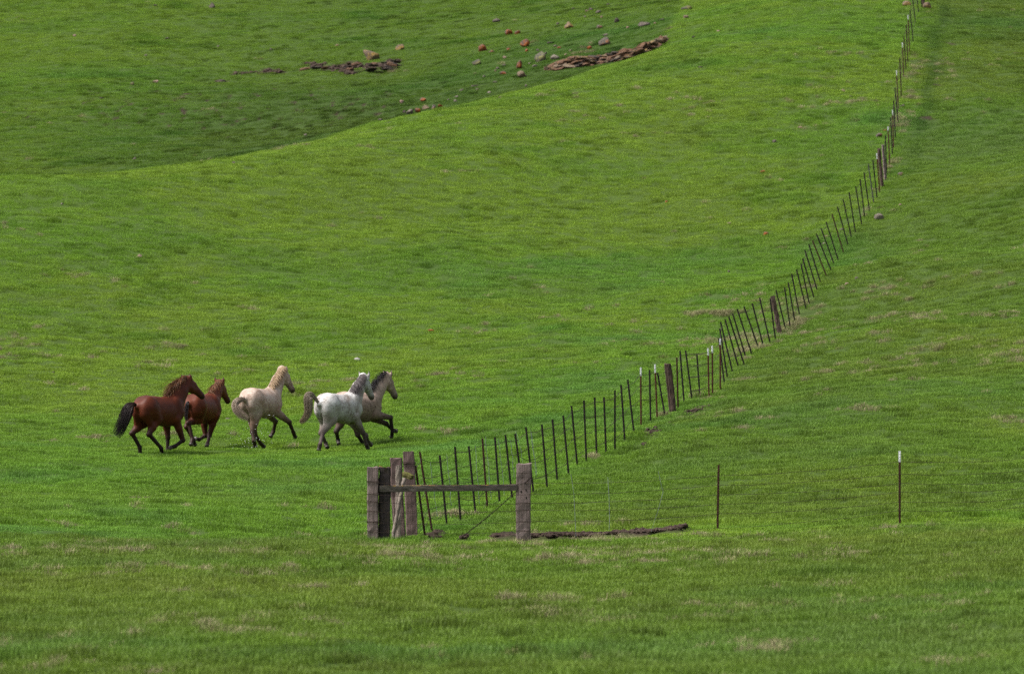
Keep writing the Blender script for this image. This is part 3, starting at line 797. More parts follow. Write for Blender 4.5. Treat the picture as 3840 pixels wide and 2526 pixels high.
HORSES = [
 dict(label="dark chestnut horse with black tail and streaming ginger mane, last of the herd", crop=C1, D=148.0, th=52, croup=(640, 512), coat=bay, S=1.05,
      near_hind=((655, 1100), (842, 1315), (858, 1400)), far_hind=((392, 1085), (512, 1305), (522, 1412)),
      near_fore=((1178, 1195), (1060, 1285), (985, 1310)), far_fore=((948, 1150), (940, 1345), (942, 1412)),
      poll=(1255, 232), muzzle=(1488, 485), ear_far=((1195, 255), (1160, 200)), ear_near=((1308, 245), (1285, 188)),
      mane=dict(mat=ginger, n=620, len=.34, flow=((-0.8, -.1), (-0.5, -.55)), lift=1.1, drop=.3, w=.006),
      tail=dict(mat=bay_tail, n=520, px=[(425, 632, 30), (350, 680, 75), (305, 790, 90), (250, 930, 85), (190, 1060, 78), (120, 1150, 60)])),
 dict(label="reddish chestnut horse tucked behind the dark chestnut, two ears pricked", crop=C1, D=151.2, th=68, croup=(1372, 486), coat=red, S=1.02,
      near_hind=((1268, 925), (1325, 1185), (1303, 1260)), far_hind=((1232, 985), (1340, 1190), (1362, 1262)),
      near_fore=((1588, 1120), (1560, 1245), (1548, 1285)), far_fore=((1525, 1125), (1430, 1185), (1375, 1172)),
      poll=(1748, 288), muzzle=(1885, 575), ear_far=((1692, 300), (1680, 242)), ear_near=((1805, 305), (1803, 243)),
      mane=dict(mat=ginger, n=430, len=.24, flow=((-0.7, -.3), (-0.2, -.8)), lift=.6, drop=.3, w=.006),
      tail=dict(mat=black_tail, n=90, px=[(1255, 590, 20), (1232, 690, 30), (1225, 830, 28), (1228, 930, 14)])),
 dict(label="cream palomino horse with flaxen mane and muddy brown legs splashing water", crop=C2, D=151.0, th=63, croup=(450, 478), coat=cream, fat=1.04, S=1.04,
      near_hind=((440, 1140), (460, 1285), (478, 1360)), far_hind=((475, 1180), (565, 1325), (612, 1372)),
      near_fore=((1010, 1000), (1072, 1155), (1098, 1220)), far_fore=((798, 990), (765, 1140), (722, 1215)),
      poll=(908, 165), muzzle=(1072, 480), ear_far=((865, 190), (845, 150)), ear_near=((968, 225), (965, 152)),
      mane=dict(mat=flax, n=620, len=.14, flow=((-0.2, -.5), (0.15, -.5)), lift=1.2, drop=.3, w=.006),
      tail=dict(mat=cream_tail, n=560, px=[(330, 640, 25), (230, 650, 42), (165, 710, 48), (190, 810, 58), (290, 905, 60), (400, 975, 36)])),
 dict(label="dirty white grey horse with dark slate mane and raised pale tail", crop=C3, D=149.2, th=55, croup=(585, 500), coat=grey, fat=0.98, S=1.04,
      near_hind=((478, 1145), (440, 1320), (418, 1412)), far_hind=((452, 1140), (525, 1305), (552, 1372)),
      near_fore=((1135, 1130), (1190, 1325), (1212, 1388)), far_fore=((1185, 1190), (1222, 1285), (1262, 1332)),
      poll=(1155, 205), muzzle=(1295, 535), ear_far=((1110, 238), (1080, 163)), ear_near=((1225, 252), (1232, 168)),
      mane=dict(mat=slate, n=520, len=.24, flow=((-0.1, -.9), (-0.1, -.9)), lift=.6, drop=.3, w=.006),
      tail=dict(mat=straw_tail, n=520, px=[(345, 560, 30), (285, 520, 50), (240, 530, 62), (238, 620, 68), (250, 740, 64), (232, 850, 54), (155, 945, 46), (85, 985, 22)])),
 dict(label="tan roan horse with black mane and black legs behind the white one", crop=C3, D=151.8, th=50, croup=(865, 478), coat=roan, S=1.05,
      near_hind=((1048, 1165), (1145, 1330), (1178, 1378)), far_hind=((702, 1110), (728, 1255), (740, 1318)),
      near_fore=((1585, 890), (1618, 1120), (1602, 1200)), far_fore=((1512, 990), (1618, 1090), (1672, 1110)),
      poll=(1532, 185), muzzle=(1680, 522), ear_far=((1485, 195), (1472, 148)), ear_near=((1585, 240), (1600, 150)),
      mane=dict(mat=black, n=600, len=.18, flow=((-0.35, -.5), (-0.5, -.2)), lift=1.3, drop=.1, w=.006),
      tail=dict(mat=black, n=90, px=[(690, 620, 20), (660, 720, 30), (650, 850, 26), (655, 930, 12)])),
]
for H in HORSES:
    make_horse(H)

# ------------------------------------------------------------------ fences
def steel(name, a, b, c):
    s = NT(name); tc = s.mapping((1, 1, 0.35))
    return s.done(s.ramp(s.noise(tc, 16.0, 4, 0.65), [(0.32, a), (0.55, b), (0.72, c)]), 0.75, 0.25, 0.0)
M_DARK = steel("weathered_steel", (0.012, 0.009, 0.009), (0.022, 0.016, 0.015), (0.040, 0.025, 0.020))
M_RUST = steel("rusty_steel", (0.030, 0.012, 0.008), (0.055, 0.022, 0.014), (0.080, 0.034, 0.021))
M_RED = steel("red_brown_painted_steel", (0.060, 0.020, 0.012), (0.095, 0.034, 0.021), (0.13, 0.052, 0.032))
M_WORN = steel("pale_worn_steel", (0.020, 0.017, 0.017), (0.09, 0.085, 0.085), (0.19, 0.18, 0.18))
M_WHITE = NT("white_paint"); M_WHITE = M_WHITE.done(M_WHITE.ramp(M_WHITE.noise(M_WHITE.mapping((1, 1, 1)), 14.0, 4), [(0.3, (0.64, 0.64, 0.65)), (0.5, (0.74, 0.74, 0.76))]), 0.55, 0.3)
M_WIRE = steel("rusty_wire", (0.015, 0.010, 0.008), (0.032, 0.020, 0.015), (0.055, 0.035, 0.025))
M_STAY = steel("galvanised_wire", (0.10, 0.12, 0.13), (0.17, 0.19, 0.20), (0.24, 0.27, 0.28))
def timber(name, a, b, c, lichen=None):
    s = NT(name)
    g = s.noise(s.mapping((14, 14, 0.55)), 3.0, 6, 0.72)
    bl = s.noise(s.mapping((1, 1, 0.6)), 3.2, 4, 0.6)
    cr = s.noise(s.mapping((22, 22, 0.5)), 3.0, 3, 0.5)
    c0 = s.ramp(g, [(0.30, a), (0.50, b), (0.72, c)])
    c0 = s.mix(s.math('MULTIPLY', bl, 0.75), c0, a)
    crk = s.n('ShaderNodeMapRange'); s.l(cr, crk.inputs[0]); crk.inputs[1].default_value = 0.64; crk.inputs[2].default_value = 0.70
    c0 = s.mix(crk.outputs[0], c0, (a[0] * .25, a[1] * .25, a[2] * .25))
    if lichen:
        lk = s.n('ShaderNodeMapRange'); s.l(s.noise(s.mapping((1, 1, 1)), 7.0, 5, 0.7), lk.inputs[0])
        lk.inputs[1].default_value = lichen[1]; lk.inputs[2].default_value = lichen[1] + 0.08
        nz = s.n('ShaderNodeSeparateXYZ'); s.l(s.n('ShaderNodeNewGeometry').outputs['Normal'], nz.inputs[0])
        top = s.n('ShaderNodeMapRange'); s.l(nz.outputs[2], top.inputs[0]); top.inputs[1].default_value = 0.2; top.inputs[2].default_value = 0.7
        top.inputs[3].default_value = lichen[2]
        c0 = s.mix(s.math('MULTIPLY', lk.outputs[0], top.outputs[0]), c0, lichen[0])
    s.bump(s.math('ADD', g, s.math('MULTIPLY', cr, -0.8)), 0.8, 0.02)
    return s.done(c0, 0.9, 0.15)
LICH = (0.26, 0.155, 0.015); MOSS = (0.10, 0.105, 0.018)
T_GREY = timber("grey_tie_timber", (0.105, 0.078, 0.072), (0.184, 0.142, 0.133), (0.298, 0.241, 0.226), (LICH, 0.62, 0.15))
T_PLUM = timber("plum_brown_tie_timber", (0.088, 0.058, 0.053), (0.144, 0.101, 0.094), (0.208, 0.155, 0.142), (LICH, 0.62, 0.1))
T_DARK = timber("dark_tarred_timber", (0.025, 0.020, 0.020), (0.053, 0.043, 0.043), (0.106, 0.090, 0.090), (LICH, 0.50, 0.05))
T_PALE = timber("bleached_timber", (0.115, 0.092, 0.078), (0.216, 0.182, 0.155), (0.324, 0.284, 0.243), (MOSS, 0.58, 0.2))
T_RAIL = timber("weathered_rail_timber", (0.060, 0.052, 0.045), (0.105, 0.091, 0.077), (0.158, 0.136, 0.117), (LICH, 0.50, 0.0))
T_MOSS = timber("mossy_board_timber", (0.049, 0.045, 0.021), (0.098, 0.092, 0.031), (0.154, 0.140, 0.049), (MOSS, 0.45, 0.6))
T_POST = timber("brown_fence_timber", (0.042, 0.028, 0.022), (0.087, 0.060, 0.048), (0.147, 0.112, 0.092), (LICH, 0.60, 0.3))

def frame_between(a, b, face=(0, -1, 0)):
    """4x4 placing local z along a->b with local -y towards face"""
    z = unit(np.array(b) - np.array(a)); y = -np.array(face, float); y = unit(y - z * (y @ z)); x = np.cross(y, z)
    return Matrix(((x[0], y[0], z[0], a[0]), (x[1], y[1], z[1], a[1]), (x[2], y[2], z[2], a[2]), (0, 0, 0, 1)))
def t_post_mesh(L, up_to=None, start=0.0):
    """studded T section: flange to the front, stem behind, studs on the flange"""
    sec = [(-.023, 0), (.023, 0), (.023, .007), (.005, .007), (.005, .040), (-.005, .040), (-.005, .007), (-.023, .007)]
    V = [(x, y, start) for x, y in sec] + [(x, y, L) for x, y in sec]
    F = [(k, (k + 1) % 8, (k + 1) % 8 + 8, k + 8) for k in range(8)] + [tuple(range(8, 16)), tuple(range(7, -1, -1))]
    z = start + 0.06
    while z < L - 0.03:
        i = len(V)
        for (x, y, zz) in ((-.009, 0, z), (.009, 0, z), (.009, 0, z + .02), (-.009, 0, z + .02), (-.007, -.010, z + .003), (.007, -.010, z + .003), (.007, -.010, z + .017), (-.007, -.010, z + .017)):
            V.append((x, y, zz))
        F += [(i + 4, i + 5, i + 6, i + 7), (i, i + 1, i + 5, i + 4), (i + 1, i + 2, i + 6, i + 5), (i + 2, i + 3, i + 7, i + 6), (i + 3, i, i + 4, i + 7)]
        z += 0.055
    return V, F
def tie_mesh(L, w, d, seed, taper=0.0, round_=0.0, warp=0.012, nseg=14):
    """weathered timber: worn corners, uneven faces, ragged top"""
    r = np.random.default_rng(seed)
    hw, hd = w / 2, d / 2; ch = 0.16 + 0.6 * round_
    base = []
    for sx, sy in ((1, -1), (1, 1), (-1, 1), (-1, -1)):
        c1 = (sx * hw, sy * hd * (1 - ch)); c2 = (sx * hw * (1 - ch), sy * hd)
        mid = (sx * hw * .5, sy * hd) ; base += ([c2, c1] if sx * sy < 0 else [c1, c2])
    ring = []
    for k in range(8):
        a, b = base[k], base[(k + 1) % 8]
        ring.append(a); ring.append(((a[0] + b[0]) / 2, (a[1] + b[1]) / 2))
    n = len(ring); V, F = [], []
    wob = np.cumsum(r.normal(0, warp * .35, (nseg + 1, 2)), 0); colw = r.normal(0, warp * .5, n)
    for i in range(nseg + 1):
        q = i / nseg; sc = 1 - taper * q
        for k, (x, y) in enumerate(ring):
            e = colw[k] + r.normal(0, warp * .45)
            m = max(math.hypot(x, y), 1e-6)
            zz = q * L + (r.normal(0, warp) if i == nseg else 0)
            V.append((x * sc + x / m * e + wob[i, 0], y * sc + y / m * e + wob[i, 1], zz))
    for i in range(nseg):
        for k in range(n):
            F.append((i * n + k, i * n + (k + 1) % n, (i + 1) * n + (k + 1) % n, (i + 1) * n + k))
    V.append((wob[-1, 0], wob[-1, 1], L + 0.002)); t = len(V) - 1
    F += [(nseg * n + k, nseg * n + (k + 1) % n, t) for k in range(n)]
    return V, F
def tube(P, rad, sides=4):
    P = np.array(P, float); V, F = [], []
    for i in range(len(P)):
        t = unit(P[min(i + 1, len(P) - 1)] - P[max(i - 1, 0)]); s1 = np.cross(t, [0, 0.3, 1.0]); s1 = unit(s1) ; s2 = np.cross(t, s1)
        for k in range(sides):
            a = 6.2832 * k / sides; V.append(P[i] + (s1 * math.cos(a) + s2 * math.sin(a)) * rad)
    for i in range(len(P) - 1):
        for k in range(sides):
            F.append((i * sides + k, i * sides + (k + 1) % sides, (i + 1) * sides + (k + 1) % sides, (i + 1) * sides + k))
    return V, F
def place(o, M, root):
    o.parent = root
    o.matrix_local = Matrix.Translation(-Vector(root.location)) @ M
def in_root(pts, root):
    return [np.array(q) - np.array(root.location) for q in pts]

POSTS = [  # (top u, v), (foot u, v), kind, length of the white tip : read off the photograph like a survey
    (1558,1743,1590,1980,'r',0), (1574,1692,1614,1950,'r',0), (1649,1706,1671,1920,'d',0), (1706,1674,1725,1919,'d',0), (1758,1672,1783,1922,'d',0),
    (1809,1643,1827,1891,'r',0), (1856,1638,1874,1886,'d',0), (1895,1629,1921,1867,'d',0), (1932,1625,1963,1858,'d',0), (1972,1600,2001,1848,'d',0),
    (2032,1590,2052,1828,'d',0), (2072,1571,2090,1802,'d',0), (2112,1557,2133,1781,'d',0), (2143,1520,2165,1743,'d',0), (2190,1500,2199,1729,'d',0),
    (2230,1489,2238,1712,'d',0), (2265,1488,2273,1698,'d',0), (2306,1463,2306,1689,'d',0), (2329,1442,2343,1649,'d',0), (2354,1422,2378,1625,'d',0),
    (2403,1377,2404,1600,'w',32), (2436,1386,2440,1582,'d',0), (2456,1365,2465,1572,'w',32), (2466,1397,2494,1560,'d',0), (2503,1363,2523,1546,'W',0),
    (2538,1340,2543,1532,'r',0), (2550,1315,2566,1512,'d',0), (2571,1314,2595,1495,'d',0), (2613,1326,2625,1485,'d',0), (2655,1305,2659,1492,'w',27),
    (2671,1296,2672,1480,'w',27), (2701,1268,2701,1459,'w',24), (2695,1267,2717,1438,'d',0), (2699,1231,2728,1416,'d',0), (2702,1206,2747,1393,'d',0),
    (2719,1197,2768,1372,'d',0), (2733,1187,2791,1367,'d',0), (2747,1174,2799,1346,'d',0), (2764,1157,2820,1329,'d',0), (2790,1149,2845,1306,'d',0),
    (2821,1137,2864,1301,'d',0), (2848,1115,2888,1285,'d',0), (2888,1119,2908,1273,'d',0), (2894,1111,2924,1252,'W',0), (2910,1088,2947,1236,'d',0),
    (2942,1076,2963,1226,'d',0), (2956,1059,2981,1208,'d',0), (2969,1026,2998,1179,'d',0), (2987,1010,3023,1157,'d',0), (3004,989,3035,1139,'d',0),
    (3010,968,3052,1115,'d',0), (3018,937,3065,1089,'d',0), (3033,915,3078,1062,'d',0), (3047,901,3100,1036,'r',0), (3061,876,3118,1016,'d',0),
    (3079,856,3129,993,'d',0), (3098,832,3145,980,'d',0), (3120,802,3164,949,'r',0), (3140,774,3181,921,'d',0), (3162,747,3194,895,'d',0),
    (3184,720,3208,871,'d',0), (3209,699,3232,846,'d',0), (3225,671,3243,816,'d',0), (3240,646,3261,792,'d',0), (3256,615,3277,762,'g',0),
    (3273,599,3289,743,'d',0), (3288,575,3299,720,'w',21), (3299,557,3309,703,'W',0), (3311,543,3320,676,'W',0), (3320,506,3325,654,'d',0),
    (3330,475,3337,623,'w',16), (3340,442,3347,581,'d',0), (3347,413,3351,556,'w',19), (3351,378,3358,517,'d',0), (3356,330,3369,465,'d',0),
    (3362,264,3369,411,'w',20), (3374,219,3380,365,'r',0), (3384,160,3389,288,'w',19), (3389,138,3398,263,'r',0), (3398,93,3405,232,'r',0),
    (3405,57,3411,199,'w',18), (3412,38,3425,157,'d',0), (3422,-7,3434,90,'d',0), (3435,-33,3445,47,'d',0), (3450,-43,3458,30,'d',0),
    (3461,-55,3461,20,'W',0),
]
hill = empty("wire_fence", Vector(hit(1614, 1950)))
tag(hill, "long wire fence of steel posts climbing the hill from the corner", "fence")
post_line = []
for i, (tu, tv, bu, bv, kind, tip) in enumerate(POSTS):
    if i == 0:
        h_ = pt(bu, bv, 120.5)
    elif i < 9:
        h_ = pt(bu, bv, 122.0 + 1.15 * i)
    else:
        h_ = hit(bu, bv)
    top = pt(tu, tv, h_[1])
    L = float(np.linalg.norm(top - h_)); ax = (top - h_) / L
    a = h_ - ax * 0.25
    M = frame_between(a, top, (0.25, -1, 0))
    if kind == 'W':
        wd = {24: .175, 43: .135, 67: .11, 68: .10}.get(i, .14)
        V, F = tie_mesh(L + .25, wd, wd, 50 + i, 0.06, 0.5)
        o = mesh_obj("wooden_post", V, F, T_POST if i != 68 else T_GREY, smooth=False)
    else:
        mat = {'d': M_DARK, 'r': M_RUST, 'w': M_RED, 'g': M_WORN}[kind]
        wl = tip / FPX * h_[1] if tip else 0.0
        V, F = t_post_mesh(L + .25 - wl)
        o = mesh_obj("steel_post", V, F, mat)
        if wl:
            V, F = t_post_mesh(L + .25, start=L + .25 - wl)
            cpo = mesh_obj("white_tip", V, F, M_WHITE, o)
            cpo['label'] = "white painted tip of the post"
    place(o, M, hill)
    post_line.append((h_, top))
# strands of wire from post to post
r_ = np.random.default_rng(5)
line = [q for k, q in enumerate(post_line) if k not in (0, 32, 85)]
order = np.argsort([q[0][1] for q in line]); line = [line[k] for k in order]
END = [pt(1556, 2010, 120.4), pt(1552, 1700, 120.4)]
line = [(END[0], END[1])] + line
for frac in (0.09, 0.30, 0.53, 0.80):
    P = []
    for k, (b, t) in enumerate(line):
        f = frac + r_.normal(0, 0.018)
        f = f + (0.14 if k == 0 else 0.04 if k < 3 else 0.0)
        q = t + (b - t) * f + np.array([0, -.012, 0])
        if P:
            p0 = P[-1]; sag = 0.015 + abs(r_.normal(0, .015)) if k < 30 else .01
            for m_ in (0.3, 0.55, 0.8):
                P.append(p0 + (q - p0) * m_ + np.array([0, 0, -sag * 4 * m_ * (1 - m_)]) + r_.normal(0, .012 if k < 30 else .004, 3))
        P.append(q)
    V, F = tube(in_root(P, hill), 0.0065)
    mesh_obj("wire", V, F, M_WIRE, hill)
for f0, kmax in ((0.42, 12), (0.93, 9)):                        # extra strands along the lower, older stretch
    P = []
    for k, (b, t) in enumerate(line[:kmax]):
        q = t + (b - t) * (f0 + r_.normal(0, .05)) + np.array([0, -.012, 0])
        if P:
            p0 = P[-1]
            for m_ in (0.35, 0.65): P.append(p0 + (q - p0) * m_ + np.array([0, 0, -.07]) + r_.normal(0, .02, 3))
        P.append(q)
    V, F = tube(in_root(P, hill), 0.0062); mesh_obj("wire", V, F, M_WIRE, hill)
for (tu, tv, bu, bv, d_) in [(1614,1733,1640,1935,124),(1677,1705,1693,1894,125.5),(1780,1674,1800,1886,127.5),(1822,1633,1843,1876,128.7),(1869,1643,1892,1855,129.8),(1913,1648,1930,1790,131),(1935,1615,1963,1733,132),(1992,1608,2016,1830,134),(1990,1620,2018,1840,134.3)]:
    a, b = pt(tu, tv, d_), pt(bu, bv, d_)
    P = [a + (b - a) * k / 6 + r_.normal(0, .012, 3) for k in range(7)]
    V, F = tube(in_root(P, hill), 0.0045); mesh_obj("wire_stay", V, F, M_STAY, hill)

# ------------------------------------------------------------------ the corner: old railway-tie posts, brace rail, cable
def ptie(name, tl, tr, bl, br, dist, depth, mat, seed, label=None, cat="post", parent=None, **kw):
    """upright timber given by the photo points of its top and foot edges at a known distance"""
    tc = pt((tl[0] + tr[0]) / 2, (tl[1] + tr[1]) / 2, dist); bc = pt((bl[0] + br[0]) / 2, (bl[1] + br[1]) / 2, dist)
    w = (tr[0] - tl[0] + br[0] - bl[0]) / 2 / FPX * dist
    ax = unit(tc - bc); a = bc - ax * 0.3 + np.array([0, depth / 2, 0]); b = tc + np.array([0, depth / 2, 0])
    V, F = tie_mesh(float(np.linalg.norm(b - a)), w, depth, seed, **kw)
    o = mesh_obj(name, V, F, mat)
    M = frame_between(a, b)
    if parent is not None:
        place(o, M, parent)
    else:
        o.matrix_world = M; tag(o, label, cat)
    return o
X4 = lambda q: (1320 + q[0] / 3.3056, 1660 + q[1] / 3.3056)
def wraps(parent, tl, tr, vs_, dist, depth, mat=M_WIRE):
    """wire wound round a post at the given photo heights"""
    root_inv = None
    for v in vs_:
        a = pt(tl, v, dist); b = pt(tr, v, dist); dz = r_.normal(0, .012)
        y0, y1 = a[1] - .012, a[1] + depth + .012
        P = [(a[0] - .012, y0, a[2]), ((a[0] + b[0]) / 2, y0 - .004, (a[2] + b[2]) / 2 + dz / 2), (b[0] + .012, y0, b[2] + dz), (b[0] + .012, y1, b[2]), (a[0] - .012, y1, a[2]), (a[0] - .012, y0, a[2] + .01)]
        V, F = tube(P, .0045)
        o = mesh_obj("tie_wire", V, F, mat)
        o.parent = parent; o.matrix_parent_inverse = parent.matrix_world.inverted()
DA = 117.2
postA = ptie("wooden_post", X4((190,303)), X4((328,303)), X4((182,1262)), X4((318,1262)), DA, .22, T_GREY, 1, "thick square grey tie post with many wraps of wire, nearest the meadow corner", warp=.010)
bpy.context.view_layer.update()
wraps(postA, X4((189,0))[0], X4((327,0))[0], [X4((0,q))[1] for q in (470,484,632,716,740,842,972,982,1085,1208)], DA, .22)
brace = empty("brace_frame", Vector(pt(1700, 2030, DA + .1)))
tag(brace, "timber brace of a dark post and a grey post joined by one long rail", "fence brace")
bpy.context.view_layer.update()
ptie("post", X4((330,306)), X4((450,306)), X4((328,1200)), X4((470,1200)), DA + .12, .2, T_DARK, 2, parent=brace, warp=.016)['label'] = "dark tarred post with orange lichen on top"
endp = ptie("post", X4((2042,258)), X4((2216,258)), X4((2032,1206)), X4((2214,1206)), 117.7, .26, T_GREY, 3, parent=brace, warp=.012)
endp['label'] = "grey bolt-holed end post"
# rail
ra, rb = pt(*X4((338,568)), DA + .05), pt(*X4((2046,563)), 117.72)
hgt = 76 / 3.3056 / FPX * DA
V, F = tie_mesh(float(np.linalg.norm(rb - ra)), hgt, .09, 9, warp=.006, nseg=26)
o = mesh_obj("rail", V, F, T_RAIL)
zx = unit(rb - ra); yy = np.array([0, 1.0, 0]); yy = unit(yy - zx * (yy @ zx)); xx = np.cross(yy, zx)
place(o, Matrix(((xx[0], yy[0], zx[0], ra[0]), (xx[1], yy[1], zx[1], ra[1]), (xx[2], yy[2], zx[2], ra[2]), (0, 0, 0, 1))), brace)
# bolt holes in the end post
hole = NT("dark_hole").done((0.004, 0.0035, 0.003), 0.9, 0.1)
for (x, y) in ((2095, 600), (2155, 580), (2160, 680)):
    c = pt(*X4((x, y)), 117.7 - .012); V, F = [], []
    for zf_, rr in ((0.0, 1.0), (0.05, .8)):
        for k in range(10):
            V.append((c[0] + .011 * rr * math.cos(k * .628), c[1] + zf_, c[2] + .024 * rr * math.sin(k * .628)))
    F = [tuple(range(9, -1, -1))] + [(k, (k + 1) % 10, 10 + (k + 1) % 10, 10 + k) for k in range(10)]
    mesh_obj("bolt_hole", in_root(V, brace), F, hole, brace)
# twisted cable from the end post down to the ground by the corner
ca_, cb_ = pt(*X4((2222, 425)), 117.62), pt(*X4((1285, 1222)), 118.6)
for ph in (0, math.pi):
    P = []
    for k in range(60):
        q = k / 59; c = ca_ + (cb_ - ca_) * q + np.array([0, -0.03 * math.sin(q * 3.14), -.05 * math.sin(q * 3.14)])
        P.append(c + np.array([math.cos(q * 60 + ph) * .008, 0, math.sin(q * 60 + ph) * .011]))
    V, F = tube(in_root(P, brace), .007); mesh_obj("brace_cable", V, F, M_WIRE, brace)
for v in (372, 425, 740, 828, 972, 1085):
    a = pt(*X4((2036, v)), 117.68); b = pt(*X4((2220, v + 4)), 117.68)
    P = [a + np.array([0, .28, 0]), a + np.array([-.012, -.014, 0]), (a + b) / 2 + np.array([0, -.016, .006]), b + np.array([.012, -.014, 0]), b + np.array([0.012, .28, 0])]
    V, F = tube(in_root(P, brace), .0045); mesh_obj("tie_wire", V, F, M_WIRE, brace)
postC = ptie("wooden_post", X4((487,190)), X4((624,190)), X4((528,1195)), X4((664,1195)), 119.0, .22, T_PLUM, 4, "plum brown leaning tie post between the tall post and the brace", warp=.012)
postD = ptie("wooden_post", X4((635,110)), X4((778,110)), X4((680,1170)), X4((812,1150)), 120.3, .22, T_PLUM, 5, "tallest tie post, wrapped in wire, at the foot of the hill fence", warp=.010)
bpy.context.view_layer.update()
wraps(postD, X4((636,0))[0], X4((784,0))[0], [X4((0,q))[1] for q in (238,252,262,290)], 120.3, .22)
wraps(postD, X4((660,0))[0], X4((798,0))[0], [X4((0,q))[1] for q in (850,)], 120.3, .22)
slim = ptie("wooden_post", X4((548,285)), X4((612,285)), X4((548,1150)), X4((600,1150)), 118.75, .09, T_PALE, 6, "slim bleached stake standing in front of the plum brown post", warp=.012)
slab = ptie("wooden_post", X4((452,330)), X4((500,318)), X4((505,900)), X4((545,900)), 119.5, .07, T_PALE, 7, "thin pale split slab showing between the dark post and the plum brown post", warp=.014)
# leaning crooked branch
P = [pt(*X4(q), d_) for q, d_ in (((650,435),118.7),((628,530),118.65),((606,640),118.6),((580,760),118.55),((560,880),118.5),((535,1000),118.45),((512,1110),118.4),((500,1240),118.35))]
P = np.array(P); Pi = []
for k in range(len(P) - 1):
    for q in (0, .33, .66): Pi.append(P[k] + (P[k + 1] - P[k]) * q)
Pi.append(P[-1])
V, F = tube(Pi, .04, 8)
V = [v + r_.normal(0, .006, 3) for v in V]
st = mesh_obj("wooden_stick", [v - P[-1] for v in V], F, T_PALE, loc=P[-1], smooth=True)
tag(st, "crooked bleached branch leaning against the corner posts", "stick")
# mossy offcut nailed to the tall post
a, b = pt(*X4((628, 385)), 120.0), pt(*X4((742, 432)), 119.9)
V, F = tie_mesh(float(np.linalg.norm(b - a)), .095, .14, 8, warp=.008, nseg=6)
bd = mesh_obj("board", V, F, T_MOSS)
zx = unit(b - a); yy = np.array([0, 1.0, 0.25]); yy = unit(yy - zx * (yy @ zx)); xx = np.cross(yy, zx)
bd.matrix_world = Matrix(((xx[0], yy[0], zx[0], a[0]), (xx[1], yy[1], zx[1], a[1]), (xx[2], yy[2], zx[2], a[2]), (0, 0, 0, 1)))
tag(bd, "short mossy board nailed across the side of the tallest post", "board")

# ------------------------------------------------------------------ the low fence running off along the meadow edge
low = empty("wire_fence", Vector(pt(2692, 1983, 117.9)))
tag(low, "low fence of six thin wires on two steel posts along the meadow edge", "fence")
LP = []
for (tu, tv, bu, bv, d_, mat, tip) in ((2695,1742,2691,1983,117.9,M_RUST,0),(3374,1690,3374,1975,118.2,M_RUST,42)):
    h_ = pt(bu, bv, d_); top = pt(tu, tv, d_); L = float(np.linalg.norm(top - h_)); ax = (top - h_) / L; a = h_ - ax * .25
    wl = tip / FPX * d_
    V, F = t_post_mesh(L + .25 - wl); o = mesh_obj("steel_post", V, F, mat); place(o, frame_between(a, top, (0.1, -1, 0)), low)
    if wl:
        V, F = t_post_mesh(L + .25, start=L + .25 - wl); w_ = mesh_obj("white_tip", V, F, M_WHITE, o); w_['label'] = "white painted tip of the post"
rows = [  # heights of each strand at the left corner, end post, first steel post, second steel post, picture edge
    (1806,1811,1783,1730,1716),(1852,1853,1818,1776,1763),(1880,1885,1855,1811,1801),(1916,1911,1890,1844,1827),(1957,1955,1925,1880,1865),(1992,1989,1980,1913,1897)]
for rw in rows:
    us = (1378, 1990, 2692, 3374, 3860); ds = (117.15, 117.6, 117.85, 118.15, 118.3)
    P = []
    for k in range(5):
        q = pt(us[k], rw[k], ds[k])
        if P:
            p0 = P[-1]
            for m_ in np.linspace(0, 1, 12)[1:-1]: P.append(p0 + (q - p0) * m_ + np.array([0, 0, -.05 * 4 * m_ * (1 - m_)]) + r_.normal(0, .005, 3))
        P.append(q)
    far_end = P[-1] + (P[-1] - P[-3]) * 12; P.append(far_end)
    V, F = tube(in_root(P, low), .0042); mesh_obj("wire", V, F, M_WIRE, low)
for pl in (((2141,1777),(2152,1850),(2156,1930),(2160,2010)),((2279,1787),(2284,1860),(2286,1940),(2284,1985)),((2468,1765),(2482,1826),(2487,1842),(2470,1905),(2452,1960),(2442,1992))):
    P = [pt(u, v, 117.7) for u, v in pl]
    V, F = tube(in_root(P, low), .0048); mesh_obj("wire_stay", V, F, M_STAY, low)

